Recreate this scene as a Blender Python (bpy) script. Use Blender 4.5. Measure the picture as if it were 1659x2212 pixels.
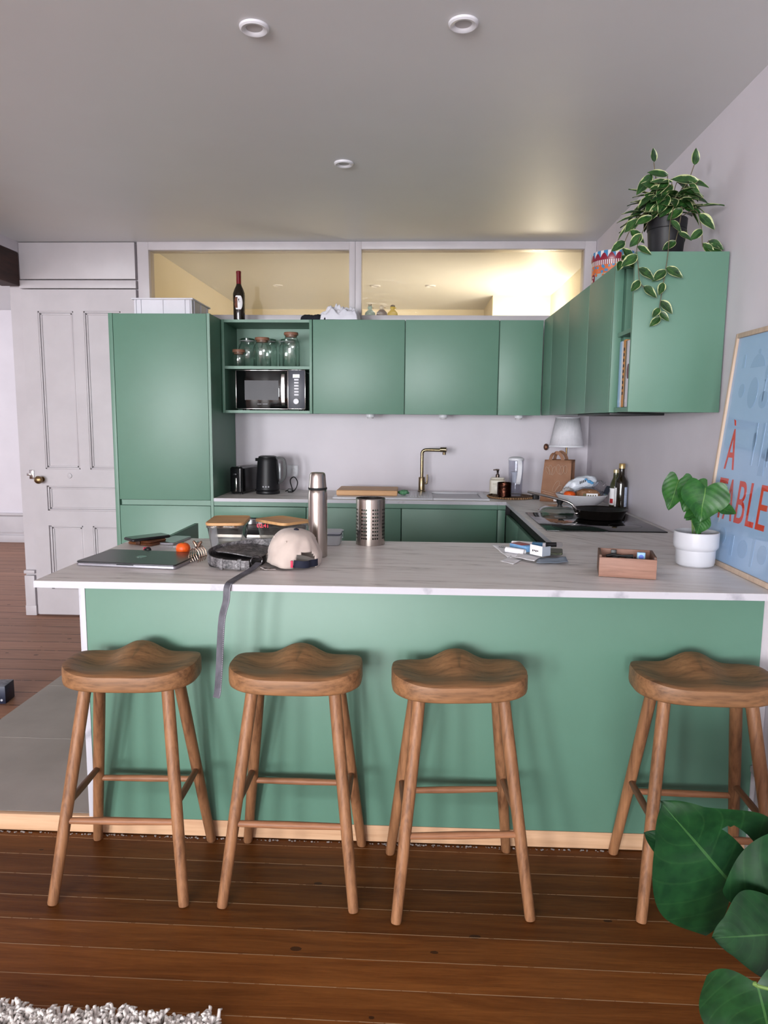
import bpy, bmesh, math, random
from mathutils import Vector, Matrix, noise as mnoise
random.seed(7)
PI = math.pi
C = bpy.context.scene.collection
for o in list(bpy.data.objects):
    bpy.data.objects.remove(o)

# ------------------------------------------------------------------ camera
def srgb(r, g, b, a=1.0):
    f = lambda c: (c / 255 / 12.92) if c / 255 <= .04045 else ((c / 255 + .055) / 1.055) ** 2.4
    return (f(r), f(g), f(b), a)

CAM_H, YAW, PITCH, ROLL = 1.459, -.0412, .1284, .0085
cam_data = bpy.data.cameras.new('camera')
cam_data.sensor_fit = 'VERTICAL'
cam_data.sensor_height = 36.0
cam_data.lens = 1525.45 / 2212 * 36.0
cam_data.clip_start = .05
cam = bpy.data.objects.new('camera', cam_data)
C.objects.link(cam)
F = Vector((math.sin(YAW) * math.cos(PITCH), math.cos(YAW) * math.cos(PITCH), -math.sin(PITCH)))
R0 = Vector((math.cos(YAW), -math.sin(YAW), 0))
U0 = R0.cross(F)
cr, sr = math.cos(ROLL), math.sin(ROLL)
RX = R0 * cr + U0 * sr
UX = U0 * cr - R0 * sr
cam.matrix_world = Matrix(((RX.x, UX.x, -F.x, 0), (RX.y, UX.y, -F.y, 0), (RX.z, UX.z, -F.z, CAM_H), (0, 0, 0, 1)))
S = bpy.context.scene
S.camera = cam
S.view_settings.view_transform = 'Standard'
S.view_settings.look = 'None'
S.view_settings.gamma = 1
S.view_settings.use_curve_mapping = False
S.view_settings.exposure = 0.22
S.cycles.transparent_max_bounces = 40       # many thin glass walls stand behind each other

# ------------------------------------------------------------------ world and lights
w = bpy.data.worlds.new('daylight')
S.world = w
w.use_nodes = True
bg = w.node_tree.nodes['Background']
bg.inputs[0].default_value = (.80, .88, 1, 1)
bg.inputs[1].default_value = 1.0

def area(name, loc, target, sx, sy, power, col, spread=PI):
    l = bpy.data.lights.new(name, 'AREA')
    l.shape = 'RECTANGLE'
    l.size, l.size_y = sx, sy
    l.energy = power
    l.color = col
    l.spread = spread
    o = bpy.data.objects.new(name, l)
    C.objects.link(o)
    o.location = loc
    d = Vector(target) - Vector(loc)
    o.rotation_euler = d.to_track_quat('-Z', 'Y').to_euler()
    return o

DAY = (.945, .97, 1.0)
RY = -6.5                        # rear wall with the windows, behind the camera
for wx, wp in ((-4.95, 300), (-2.85, 330), (-.80, 200)):
    area('window_daylight', (wx, RY + .06, 1.45), (wx, 2, 1.45), 1.2, 2.1, wp, DAY)
area('hall_daylight', (-6.52, 5.6, 1.5), (-2.0, 6.2, 1.5), 1.6, 2.0, 38, DAY)
area('back_room_daylight', (1.10, 6.1, 1.75), (-.6, 7.4, 2.3), .8, .7, 24, (1, .95, .84))
def bulb(name, loc, power, col, r=.08):
    l = bpy.data.lights.new(name, 'POINT')
    l.energy = power; l.color = col; l.shadow_soft_size = r
    o = bpy.data.objects.new(name, l); C.objects.link(o); o.location = loc
    return o
bulb('back_room_bulb', (1.14, 6.60, 2.25), 17, (1, .95, .84), .10)
bulb('back_room_bulb', (-.8, 6.2, 1.6), 3.5, (1, .93, .82), .15)

# ------------------------------------------------------------------ materials
MATS = {}
def base_mat(name):
    m = bpy.data.materials.new(name)
    m.use_nodes = True
    nt = m.node_tree
    return m, nt, nt.nodes['Principled BSDF']

def N(nt, t, **k):
    n = nt.nodes.new(t)
    for a, b in k.items():
        setattr(n, a, b)
    return n

def math_node(nt, op, a, b=None, c=None):
    n = N(nt, 'ShaderNodeMath', operation=op)
    for i, v in enumerate((a, b, c)):
        if v is None: continue
        if isinstance(v, (int, float)): n.inputs[i].default_value = v
        else: nt.links.new(v, n.inputs[i])
    return n.outputs[0]

def ramp_node(nt, fac, stops):
    r = N(nt, 'ShaderNodeValToRGB')
    e = r.color_ramp.elements
    while len(e) < len(stops): e.new(.5)
    for i, (p, c) in enumerate(stops):
        e[i].position = p; e[i].color = c
    nt.links.new(fac, r.inputs[0])
    return r.outputs[0]

def coords(nt, sc=(1, 1, 1), rot=(0, 0, 0), kind='Object'):
    tc = N(nt, 'ShaderNodeTexCoord')
    mp = N(nt, 'ShaderNodeMapping')
    mp.inputs['Scale'].default_value = sc
    mp.inputs['Rotation'].default_value = rot
    nt.links.new(tc.outputs[kind], mp.inputs[0])
    return mp.outputs[0]

def noise_node(nt, vec, scale, detail=4, rough=.55, dist=0):
    n = N(nt, 'ShaderNodeTexNoise')
    n.inputs['Scale'].default_value = scale
    n.inputs['Detail'].default_value = detail
    n.inputs['Roughness'].default_value = rough
    n.inputs['Distortion'].default_value = dist
    nt.links.new(vec, n.inputs['Vector'])
    return n.outputs['Fac']

def bump_node(nt, h, strength, dist, bsdf):
    b = N(nt, 'ShaderNodeBump')
    b.inputs['Strength'].default_value = strength
    b.inputs['Distance'].default_value = dist
    nt.links.new(h, b.inputs['Height'])
    nt.links.new(b.outputs[0], bsdf.inputs['Normal'])

def mat(name, c1, c2=None, ns=6, sc=(1, 1, 1), lo=.35, hi=.65, rough=.5, metal=0, spec=.5, bump=0, bs=None,
        coat=0, coat_rough=.05, detail=4, trans=0, ior=1.45, aniso=0, emit=None, sheen=0, sss=0, dist=0, rot=(0,0,0)):
    if name in MATS: return MATS[name]
    m, nt, b = base_mat(name)
    v = coords(nt, sc, rot)
    if c2 is None:
        c2 = tuple(min(1, x * .93) for x in c1[:3]) + (1,)
    fac = noise_node(nt, v, ns, detail, .55, dist)
    nt.links.new(ramp_node(nt, fac, [(lo, c1), (hi, c2)]), b.inputs['Base Color'])
    b.inputs['Roughness'].default_value = rough
    b.inputs['Metallic'].default_value = metal
    b.inputs['Specular IOR Level'].default_value = spec
    b.inputs['Coat Weight'].default_value = coat
    b.inputs['Coat Roughness'].default_value = coat_rough
    b.inputs['Transmission Weight'].default_value = trans
    b.inputs['IOR'].default_value = ior
    b.inputs['Anisotropic'].default_value = aniso
    b.inputs['Sheen Weight'].default_value = sheen
    if sss:
        b.inputs['Subsurface Weight'].default_value = sss
        b.inputs['Subsurface Scale'].default_value = .01
    if emit:
        b.inputs['Emission Color'].default_value = emit[0]
        b.inputs['Emission Strength'].default_value = emit[1]
    if bump:
        h = noise_node(nt, coords(nt, sc, rot), bs or ns * 3, 5)
        bump_node(nt, h, bump, .004, b)
    MATS[name] = m
    return m

def wood_mat(name, light, dark, axis='X', freq=26, stretch=.08, rough=.5, spec=.4, rand=.0, coat=0):
    """straight grain along one axis of the object"""
    if name in MATS: return MATS[name]
    m, nt, b = base_mat(name)
    sc = {'X': (stretch, 1, 1), 'Y': (1, stretch, 1), 'Z': (1, 1, stretch)}[axis]
    v = coords(nt, sc)
    n1 = noise_node(nt, v, freq, 6, .6, .6)
    n2 = noise_node(nt, v, freq * 4.5, 3, .6, .2)
    mix = math_node(nt, 'MULTIPLY_ADD', n2, .35, math_node(nt, 'MULTIPLY', n1, .72))
    mid = tuple((light[i] * .6 + dark[i] * .4) for i in range(3)) + (1,)
    col = ramp_node(nt, mix, [(.36, dark), (.52, mid), (.66, light)])
    if rand:
        oi = N(nt, 'ShaderNodeObjectInfo')
        hs = N(nt, 'ShaderNodeHueSaturation')
        nt.links.new(math_node(nt, 'MULTIPLY_ADD', oi.outputs['Random'], rand, 1 - rand / 2), hs.inputs['Value'])
        nt.links.new(col, hs.inputs['Color'])
        col = hs.outputs[0]
    nt.links.new(col, b.inputs['Base Color'])
    b.inputs['Roughness'].default_value = rough
    b.inputs['Specular IOR Level'].default_value = spec
    b.inputs['Coat Weight'].default_value = coat
    bump_node(nt, n2, .12, .002, b)
    MATS[name] = m
    return m

def plank_mat(name, width, tint_a, tint_b, dark, seam_col, rough, off=0.0, seam_w=.018, rotz=0.0, knots=True, old_from=None):
    """old pine boards running along X, board index from Y"""
    m, nt, b = base_mat(name)
    v = coords(nt, rot=(0, 0, rotz))
    sep = N(nt, 'ShaderNodeSeparateXYZ')
    nt.links.new(v, sep.inputs[0])
    wob = noise_node(nt, coords(nt, (.8, 3, 1)), 2.0, 2)
    yy = math_node(nt, 'MULTIPLY_ADD', wob, .006, math_node(nt, 'ADD', sep.outputs[1], off))
    t = math_node(nt, 'DIVIDE', yy, width)
    idx = math_node(nt, 'FLOOR', t)
    fr = math_node(nt, 'FRACT', t)
    wn = N(nt, 'ShaderNodeTexWhiteNoise', noise_dimensions='1D')
    nt.links.new(idx, wn.inputs['W'])
    comb = N(nt, 'ShaderNodeCombineXYZ')
    nt.links.new(math_node(nt, 'MULTIPLY_ADD', wn.outputs['Value'], 40, math_node(nt, 'MULTIPLY', sep.outputs[0], 1.6)), comb.inputs[0])
    nt.links.new(math_node(nt, 'MULTIPLY', sep.outputs[1], 22), comb.inputs[1])
    nt.links.new(math_node(nt, 'MULTIPLY', idx, 3.7), comb.inputs[2])
    grain = noise_node(nt, comb.outputs[0], 1.0, 6, .62, 1.2)
    fine = noise_node(nt, coords(nt, (3, 60, 1)), 4, 4, .6)
    g = math_node(nt, 'MULTIPLY_ADD', fine, .3, math_node(nt, 'MULTIPLY', grain, .75))
    c = ramp_node(nt, g, [(.22, dark), (.44, tint_a), (.68, tint_b)])
    hs = N(nt, 'ShaderNodeHueSaturation')
    nt.links.new(c, hs.inputs['Color'])
    nt.links.new(math_node(nt, 'MULTIPLY_ADD', wn.outputs['Value'], .22, .89), hs.inputs['Value'])
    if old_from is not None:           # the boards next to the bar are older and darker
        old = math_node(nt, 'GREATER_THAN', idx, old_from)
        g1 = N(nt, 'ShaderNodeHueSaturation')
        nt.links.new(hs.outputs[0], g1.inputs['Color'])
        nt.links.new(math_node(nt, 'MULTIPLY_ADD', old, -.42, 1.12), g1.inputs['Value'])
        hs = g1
    col = hs.outputs[0]
    if knots:
        vo = N(nt, 'ShaderNodeTexVoronoi')
        vo.inputs['Scale'].default_value = 4.4
        nt.links.new(coords(nt, (1, 1.9, 1)), vo.inputs['Vector'])
        k = math_node(nt, 'LESS_THAN', math_node(nt, 'MULTIPLY_ADD', fine, .03, vo.outputs['Distance']), .088)
        mk = N(nt, 'ShaderNodeMix', data_type='RGBA')
        nt.links.new(math_node(nt, 'MULTIPLY', k, .75), mk.inputs[0])
        nt.links.new(col, mk.inputs[6]); mk.inputs[7].default_value = srgb(38, 22, 14)
        col = mk.outputs[2]
    seam = math_node(nt, 'LESS_THAN', math_node(nt, 'ABSOLUTE', math_node(nt, 'SUBTRACT', fr, .5)), .5 - seam_w)
    brk = math_node(nt, 'GREATER_THAN', noise_node(nt, coords(nt, (9, 2, 1)), 3, 3), .40)
    sm = math_node(nt, 'MULTIPLY', math_node(nt, 'SUBTRACT', 1, seam), math_node(nt, 'MULTIPLY_ADD', brk, .55, .38))
    mx = N(nt, 'ShaderNodeMix', data_type='RGBA')
    nt.links.new(sm, mx.inputs[0])
    nt.links.new(col, mx.inputs[6]); mx.inputs[7].default_value = seam_col
    nt.links.new(mx.outputs[2], b.inputs['Base Color'])
    b.inputs['Roughness'].default_value = rough
    b.inputs['Specular IOR Level'].default_value = .18
    bump_node(nt, math_node(nt, 'ADD', g, math_node(nt, 'MULTIPLY', seam, .6)), .25, .004, b)
    MATS[name] = m
    return m

def marble_mat(name, rotz=.06, across='Y'):
    """light laminate with long soft streaks"""
    m, nt, b = base_mat(name)
    tc = N(nt, 'ShaderNodeTexCoord')
    mr = N(nt, 'ShaderNodeMapping'); mr.inputs['Rotation'].default_value = (0, 0, rotz)
    nt.links.new(tc.outputs['Object'], mr.inputs[0])
    ms = N(nt, 'ShaderNodeMapping'); ms.inputs['Scale'].default_value = (1.0, 7.0, 1)
    nt.links.new(mr.outputs[0], ms.inputs[0])
    v = ms.outputs[0]
    n1 = noise_node(nt, v, 1.7, 6, .58, 1.3)
    n2 = noise_node(nt, v, 5.5, 6, .68, .8)
    g = math_node(nt, 'MULTIPLY_ADD', n2, .40, math_node(nt, 'MULTIPLY', n1, .62))
    col = ramp_node(nt, g, [(.36, srgb(136, 129, 126)), (.41, srgb(202, 194, 190)), (.48, srgb(228, 221, 217)), (.62, srgb(238, 233, 230))])
    nt.links.new(col, b.inputs['Base Color'])
    b.inputs['Roughness'].default_value = .42
    b.inputs['Specular IOR Level'].default_value = .5
    MATS[name] = m
    return m

def schlick(nt):
    lw = N(nt, 'ShaderNodeLayerWeight'); lw.inputs[0].default_value = .5
    return math_node(nt, 'MULTIPLY_ADD', math_node(nt, 'POWER', lw.outputs['Facing'], 5.0), .92, .04)

def glass_pane_mat(name, tint, refl=1.0, ripple=0):
    """window glass: see-through plus a fresnel reflection"""
    m, nt, b = base_mat(name)
    nt.nodes.remove(b)
    out = nt.nodes['Material Output']
    tr = N(nt, 'ShaderNodeBsdfTransparent'); tr.inputs[0].default_value = tint
    gl = N(nt, 'ShaderNodeBsdfGlossy'); gl.inputs['Roughness'].default_value = .01
    fr = schlick(nt)
    mx = N(nt, 'ShaderNodeMixShader')
    if ripple:
        bm_ = N(nt, 'ShaderNodeBump'); bm_.inputs['Strength'].default_value = ripple; bm_.inputs['Distance'].default_value = .01
        nt.links.new(noise_node(nt, coords(nt, (3, 1, 7)), 3, 3, .6, 1.0), bm_.inputs['Height'])
        nt.links.new(bm_.outputs[0], gl.inputs['Normal'])
        gl.inputs['Roughness'].default_value = .12
    nt.links.new(math_node(nt, 'MINIMUM', math_node(nt, 'MULTIPLY', fr, refl), .9), mx.inputs[0])
    nt.links.new(tr.outputs[0], mx.inputs[1]); nt.links.new(gl.outputs[0], mx.inputs[2])
    nt.links.new(mx.outputs[0], out.inputs[0])
    MATS[name] = m
    return m

def leaf_mat(name, dark, light, vein, edge=None, edge_at=.72, rough=.35):
    """UV: u = -1..1 across stored as 0..1, v = along"""
    m, nt, b = base_mat(name)
    uv = N(nt, 'ShaderNodeUVMap')
    sep = N(nt, 'ShaderNodeSeparateXYZ')
    nt.links.new(uv.outputs[0], sep.inputs[0])
    au = math_node(nt, 'ABSOLUTE', math_node(nt, 'MULTIPLY_ADD', sep.outputs[0], 2, -1))
    nz = noise_node(nt, coords(nt), 30, 3)
    col = ramp_node(nt, nz, [(.35, dark), (.65, light)])
    ph = math_node(nt, 'SUBTRACT', math_node(nt, 'MULTIPLY', sep.outputs[1], 42), math_node(nt, 'MULTIPLY', au, 16))
    vv = math_node(nt, 'GREATER_THAN', math_node(nt, 'SINE', ph), .955)
    mid = math_node(nt, 'LESS_THAN', au, .020)
    vf = math_node(nt, 'MAXIMUM', math_node(nt, 'MULTIPLY', vv, .10), math_node(nt, 'MULTIPLY', mid, .65))
    mx = N(nt, 'ShaderNodeMix', data_type='RGBA')
    nt.links.new(vf, mx.inputs[0]); nt.links.new(col, mx.inputs[6]); mx.inputs[7].default_value = vein
    col = mx.outputs[2]
    if edge:
        n2 = noise_node(nt, coords(nt), 22, 2)
        ef = math_node(nt, 'GREATER_THAN', math_node(nt, 'MULTIPLY_ADD', math_node(nt, 'SUBTRACT', n2, .5), 1.1, au), edge_at)
        m2 = N(nt, 'ShaderNodeMix', data_type='RGBA')
        nt.links.new(ef, m2.inputs[0]); nt.links.new(col, m2.inputs[6]); m2.inputs[7].default_value = edge
        col = m2.outputs[2]
    nt.links.new(col, b.inputs['Base Color'])
    b.inputs['Roughness'].default_value = rough
    b.inputs['Specular IOR Level'].default_value = .5
    bump_node(nt, math_node(nt, 'SINE', ph), .12, .002, b)
    MATS[name] = m
    return m

wall_white = mat('painted_wall', srgb(214, 208, 215), srgb(209, 203, 210), 3, rough=.55, spec=.35, bump=.04, bs=60)
wood_white = mat('painted_woodwork', srgb(192, 186, 190), srgb(185, 179, 183), 4, rough=.42, spec=.45, bump=.03, bs=40)
ceil_white = mat('painted_ceiling', srgb(224, 225, 227), srgb(221, 222, 224), 2, rough=.46, spec=.5, bump=.03, bs=9)
cream = mat('cream_wall', srgb(230, 220, 198), srgb(226, 216, 193), 3, rough=.6)
green = mat('sage_green_lacquer', srgb(94, 134, 115), srgb(92, 131, 112), 4, rough=.45, spec=.76)
green_in = mat('sage_green_carcass', srgb(92, 134, 114), srgb(89, 131, 111), 4, rough=.45)
gap_shade = mat('recess_shade', srgb(22, 34, 28), srgb(18, 28, 24), rough=.8)  # near-black green: the shade of recesses and gaps put into the colour
marble = marble_mat('veined_laminate', .10)
marble_side = marble_mat('veined_laminate_return', .9, 'Y')
edge_white = mat('white_laminate_edge', srgb(192, 190, 197), srgb(150, 148, 158), 9, lo=.60, hi=.72, rough=.4)
stool_wood = wood_mat('ash_stool_wood', srgb(160, 113, 77), srgb(100, 65, 42), 'Z', 34, .06, .5, .4, rand=.28)
seat_wood = wood_mat('ash_seat_wood', srgb(154, 110, 74), srgb(96, 66, 43), 'X', 34, .10, .48, .4, rand=.2)
bamboo = wood_mat('bamboo', srgb(214, 168, 116), srgb(178, 126, 80), 'X', 40, .06, .5)
pine = wood_mat('raw_pine', srgb(216, 176, 140), srgb(192, 148, 112), 'X', 24, .05, .6)
pale_oak = wood_mat('pale_oak', srgb(206, 184, 164), srgb(184, 160, 140), 'Z', 30, .06, .55)
box_wood = wood_mat('walnut_box_wood', srgb(162, 122, 104), srgb(122, 86, 72), 'X', 30, .08, .55)
jar_lid_wood = wood_mat('acacia_lid', srgb(150, 106, 84), srgb(110, 74, 58), 'X', 60, .1, .5)
beam_wood = wood_mat('old_beam', srgb(70, 40, 32), srgb(34, 18, 14), 'Y', 14, .12, .7)
tile = mat('grey_stone_tile', srgb(166, 157, 149), srgb(152, 144, 136), 3, detail=7, rough=.55, spec=.35, bump=.03)
black_plastic = mat('black_plastic', srgb(20, 20, 22), srgb(26, 26, 29), rough=.38)
black_gloss = mat('black_glass', srgb(6, 6, 8), srgb(9, 9, 11), rough=.06, spec=.6)
dark_rubber = mat('dark_rubber', srgb(22, 22, 24), srgb(28, 28, 30), rough=.7)
steel = mat('brushed_steel', srgb(186, 176, 168), srgb(168, 158, 150), 60, sc=(1, 1, .03), rough=.24, metal=1)
chrome = mat('chrome', srgb(205, 200, 198), srgb(190, 186, 184), rough=.14, metal=1)
brass = mat('aged_brass', srgb(140, 116, 82), srgb(118, 98, 70), 20, rough=.32, metal=1)
bronze = mat('hammered_bronze', srgb(74, 44, 34), srgb(48, 28, 22), 30, rough=.22, metal=1, bump=.5, bs=55)
white_plastic = mat('white_plastic', srgb(228, 228, 234), srgb(222, 222, 228), rough=.4)
white_ceramic = mat('white_ceramic', srgb(206, 206, 212), srgb(200, 200, 206), rough=.3, coat=.2)
cream_ceramic = mat('cream_ceramic', srgb(208, 200, 186), srgb(196, 188, 172), 12, rough=.3, coat=.3)
def thin_glass_mat(name, tint, edge, refl=1.6):
    m, nt, b = base_mat(name)
    nt.nodes.remove(b)
    out = nt.nodes['Material Output']
    lw = N(nt, 'ShaderNodeLayerWeight'); lw.inputs[0].default_value = .35
    tr = N(nt, 'ShaderNodeBsdfTransparent')
    nt.links.new(ramp_node(nt, lw.outputs['Facing'], [(.70, tint), (1.0, edge)]), tr.inputs[0])
    gl = N(nt, 'ShaderNodeBsdfGlossy'); gl.inputs['Roughness'].default_value = .03
    fr = schlick(nt)
    mx = N(nt, 'ShaderNodeMixShader')
    nt.links.new(math_node(nt, 'MINIMUM', math_node(nt, 'MULTIPLY', fr, refl), .9), mx.inputs[0])
    nt.links.new(tr.outputs[0], mx.inputs[1]); nt.links.new(gl.outputs[0], mx.inputs[2])
    nt.links.new(mx.outputs[0], out.inputs[0])
    MATS[name] = m
    return m
clear_glass = thin_glass_mat('lid_glass', (.90, .92, .92, 1), (.40, .44, .44, 1), 1.8)
green_glass = thin_glass_mat('jar_glass', (.965, .985, .975, 1), (.55, .64, .60, 1), 1.8)
clear_plastic = thin_glass_mat('clear_plastic', (.92, .93, .96, 1), (.74, .76, .80, 1), 1.2)
bottle_glass = mat('dark_bottle_glass', srgb(34, 26, 14), srgb(20, 14, 8), 3, rough=.06, spec=.6)
red_foil = mat('red_foil', srgb(112, 12, 26), srgb(88, 8, 20), 30, rough=.4, spec=.25)
paper_white = mat('white_paper', srgb(246, 244, 246), srgb(236, 234, 236), 20, rough=.7)
kraft = mat('kraft_paper', srgb(150, 108, 82), srgb(138, 98, 74), 14, rough=.7, bump=.25, bs=18)
orange_skin = mat('orange_peel', srgb(232, 94, 24), srgb(214, 78, 16), 30, rough=.42, bump=.3, bs=150)
soil = mat('potting_soil', srgb(46, 36, 28), srgb(26, 20, 16), 60, rough=.9, bump=1, bs=90)
stem_green = mat('green_stem', srgb(104, 132, 62), srgb(78, 108, 46), 20, rough=.5)
vine_brown = mat('brown_vine', srgb(104, 92, 72), srgb(80, 74, 52), 30, rough=.6)
ink = mat('dark_print', srgb(40, 36, 36), srgb(48, 44, 44), rough=.6)

# ------------------------------------------------------------------ mesh helpers
class B:
    def __init__(s):
        s.bm = bmesh.new()
    def add(s, verts, faces):
        vs = [s.bm.verts.new(v) for v in verts]
        out = []
        for f in faces:
            try: out.append(s.bm.faces.new([vs[i] for i in f]))
            except ValueError: pass
        return vs
    def box(s, x0, x1, y0, y1, z0, z1, bev=0, seg=2, M=None):
        t = bmesh.new()
        bmesh.ops.create_cube(t, size=1)
        for v in t.verts:
            v.co = Vector(((x0 + x1) / 2 + v.co.x * (x1 - x0), (y0 + y1) / 2 + v.co.y * (y1 - y0), (z0 + z1) / 2 + v.co.z * (z1 - z0)))
        if bev:
            bmesh.ops.bevel(t, geom=t.edges[:], offset=bev, segments=seg, profile=.5, affect='EDGES')
        s.merge(t, M)
        return s
    def rbox(s, x0, x1, y0, y1, z0, z1, rad, bev=.002, seg=6, top_scale=1.0, M=None):
        """box with rounded vertical corners"""
        cx, cy = (x0 + x1) / 2, (y0 + y1) / 2
        hx, hy = (x1 - x0) / 2, (y1 - y0) / 2
        def ring(z, inset, k=1):
            pts = []
            r = max(rad - inset, .0005)
            for q, (sx, sy) in enumerate(((1, 1), (-1, 1), (-1, -1), (1, -1))):
                for i in range(seg + 1):
                    a = q * PI / 2 + i / seg * PI / 2
                    pts.append((cx + (sx * (hx - rad) + (r) * math.cos(a)) * k, cy + (sy * (hy - rad) + r * math.sin(a)) * k, z))
            return pts
        rings = [ring(z0, bev), ring(z0 + bev, 0), ring(z1 - bev, 0, top_scale), ring(z1, bev, top_scale)]
        s.loft(rings, M=M)
        return s
    def loft(s, rings, close=True, caps=True, M=None):
        n = len(rings[0])
        vv = []
        for r in rings:
            vv.append([s.bm.verts.new(M @ Vector(p) if M else p) for p in r])
        for a in range(len(vv) - 1):
            for i in range(n if close else n - 1):
                j = (i + 1) % n
                s.bm.faces.new((vv[a][i], vv[a][j], vv[a + 1][j], vv[a + 1][i]))
        if caps and close:
            s.bm.faces.new(vv[0][::-1]); s.bm.faces.new(vv[-1])
        return s
    def merge(s, t, M=None):
        if M is not None: bmesh.ops.transform(t, matrix=M, verts=t.verts[:])
        me = bpy.data.meshes.new('tmp'); t.to_mesh(me); t.free()
        s.bm.from_mesh(me); bpy.data.meshes.remove(me)
        return s
    def lathe(s, prof, seg=32, c=(0, 0, 0), sx=1, sy=1, M=None):
        """prof: list of (r, z) bottom to top, r==0 closes"""
        vv = []
        for r, z in prof:
            if r <= 1e-6:
                p = Vector((c[0], c[1], c[2] + z)); vv.append([s.bm.verts.new(M @ p if M else p)])
            else:
                ring = []
                for i in range(seg):
                    a = 2 * PI * i / seg
                    p = Vector((c[0] + r * sx * math.cos(a), c[1] + r * sy * math.sin(a), c[2] + z))
                    ring.append(s.bm.verts.new(M @ p if M else p))
                vv.append(ring)
        for a in range(len(vv) - 1):
            A, D = vv[a], vv[a + 1]
            for i in range(seg):
                j = (i + 1) % seg
                if len(A) == 1 and len(D) == 1: continue
                if len(A) == 1: s.bm.faces.new((A[0], D[j], D[i]))
                elif len(D) == 1: s.bm.faces.new((A[i], A[j], D[0]))
                else: s.bm.faces.new((A[i], A[j], D[j], D[i]))
        return s
    def tube(s, pts, r, seg=10, caps=True, flat=None):
        """r: number or list; flat=(w,h,up) makes a flat band instead"""
        pts = [Vector(p) for p in pts]
        n = len(pts)
        rings = []
        prev = None
        for i, p in enumerate(pts):
            d = (pts[min(i + 1, n - 1)] - pts[max(i - 1, 0)]).normalized()
            if prev is None:
                up = Vector((0, 0, 1)) if abs(d.z) < .9 else Vector((1, 0, 0))
                a = d.cross(up).normalized()
            else:
                a = (prev - d * prev.dot(d)).normalized()
            prev = a
            b2 = d.cross(a)
            rr = r[i] if isinstance(r, (list, tuple)) else r
            rings.append([tuple(p + a * rr * math.cos(2 * PI * k / seg) + b2 * rr * math.sin(2 * PI * k / seg)) for k in range(seg)])
        return s.loft(rings, caps=caps)
    def band(s, pts, ups, width, thick):
        """flat strap: centre points, width direction per point"""
        pts = [Vector(p) for p in pts]; n = len(pts); rings = []
        for i, p in enumerate(pts):
            d = (pts[min(i + 1, n - 1)] - pts[max(i - 1, 0)]).normalized()
            wv = Vector(ups[i]); wv = (wv - d * wv.dot(d)).normalized()
            nn = d.cross(wv)
            h = wv * width / 2; t = nn * thick / 2
            rings.append([tuple(p + h + t), tuple(p - h + t), tuple(p - h - t), tuple(p + h - t)])
        return s.loft(rings)
    def cyl(s, p0, p1, r0, r1=None, seg=16):
        return s.tube([p0, p1], [r0, r0 if r1 is None else r1], seg)
    def ball(s, c, rx, ry=None, rz=None, seg=16, rings=10, M=None):
        ry = ry or rx; rz = rz or rx
        prof = [(math.sin(PI * i / rings), -math.cos(PI * i / rings)) for i in range(rings + 1)]
        prof[0] = (0, -1); prof[-1] = (0, 1)
        T = Matrix.Translation(c) @ Matrix.Diagonal((rx, ry, rz, 1))
        return s.lathe(prof, seg, M=(M @ T if M else T))
    def prism(s, pts, z0, z1, M=None):
        s.loft([[(x, y, z0) for x, y in pts], [(x, y, z1) for x, y in pts]], M=M)
        return s
    def obj(s, name, m, parent=None, angle=35, smooth=True, loc=None, recalc=True, W=False):
        if W and parent is not None:          # shapes given in room coordinates
            p = parent.location if parent.parent is None else parent.location + parent.parent.location
            bmesh.ops.translate(s.bm, vec=-p, verts=s.bm.verts[:])
        if recalc: bmesh.ops.recalc_face_normals(s.bm, faces=s.bm.faces[:])
        me = bpy.data.meshes.new(name)
        s.bm.to_mesh(me); s.bm.free()
        if smooth and len(me.polygons):
            me.polygons.foreach_set('use_smooth', [True] * len(me.polygons))
            me.set_sharp_from_angle(angle=math.radians(angle))
        me.materials.append(m)
        o = bpy.data.objects.new(name, me)
        C.objects.link(o)
        if parent: o.parent = parent
        if loc: o.location = loc
        return o

def thing(name, label, cat, loc=(0, 0, 0), rz=0, group=None):
    o = bpy.data.objects.new(name, None)
    o.empty_display_size = .05
    C.objects.link(o)
    o.location = loc
    o.rotation_euler = (0, 0, rz)
    o['label'] = label; o['category'] = cat
    if group: o['group'] = group
    return o

def tag(o, label, cat, group=None):
    o['label'] = label; o['category'] = cat
    if group: o['group'] = group
    return o

def struct(o, label=None):
    o['kind'] = 'structure'
    if label: o['label'] = label
    return o

def dup(root, loc, rz, label):
    r = root.copy(); C.objects.link(r); r.location = loc; r.rotation_euler = (0, 0, rz); r['label'] = label
    for ch in list(root.children):
        c = ch.copy(); C.objects.link(c); c.parent = r
        for g in list(ch.children):
            d = g.copy(); C.objects.link(d); d.parent = c
    return r

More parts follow.
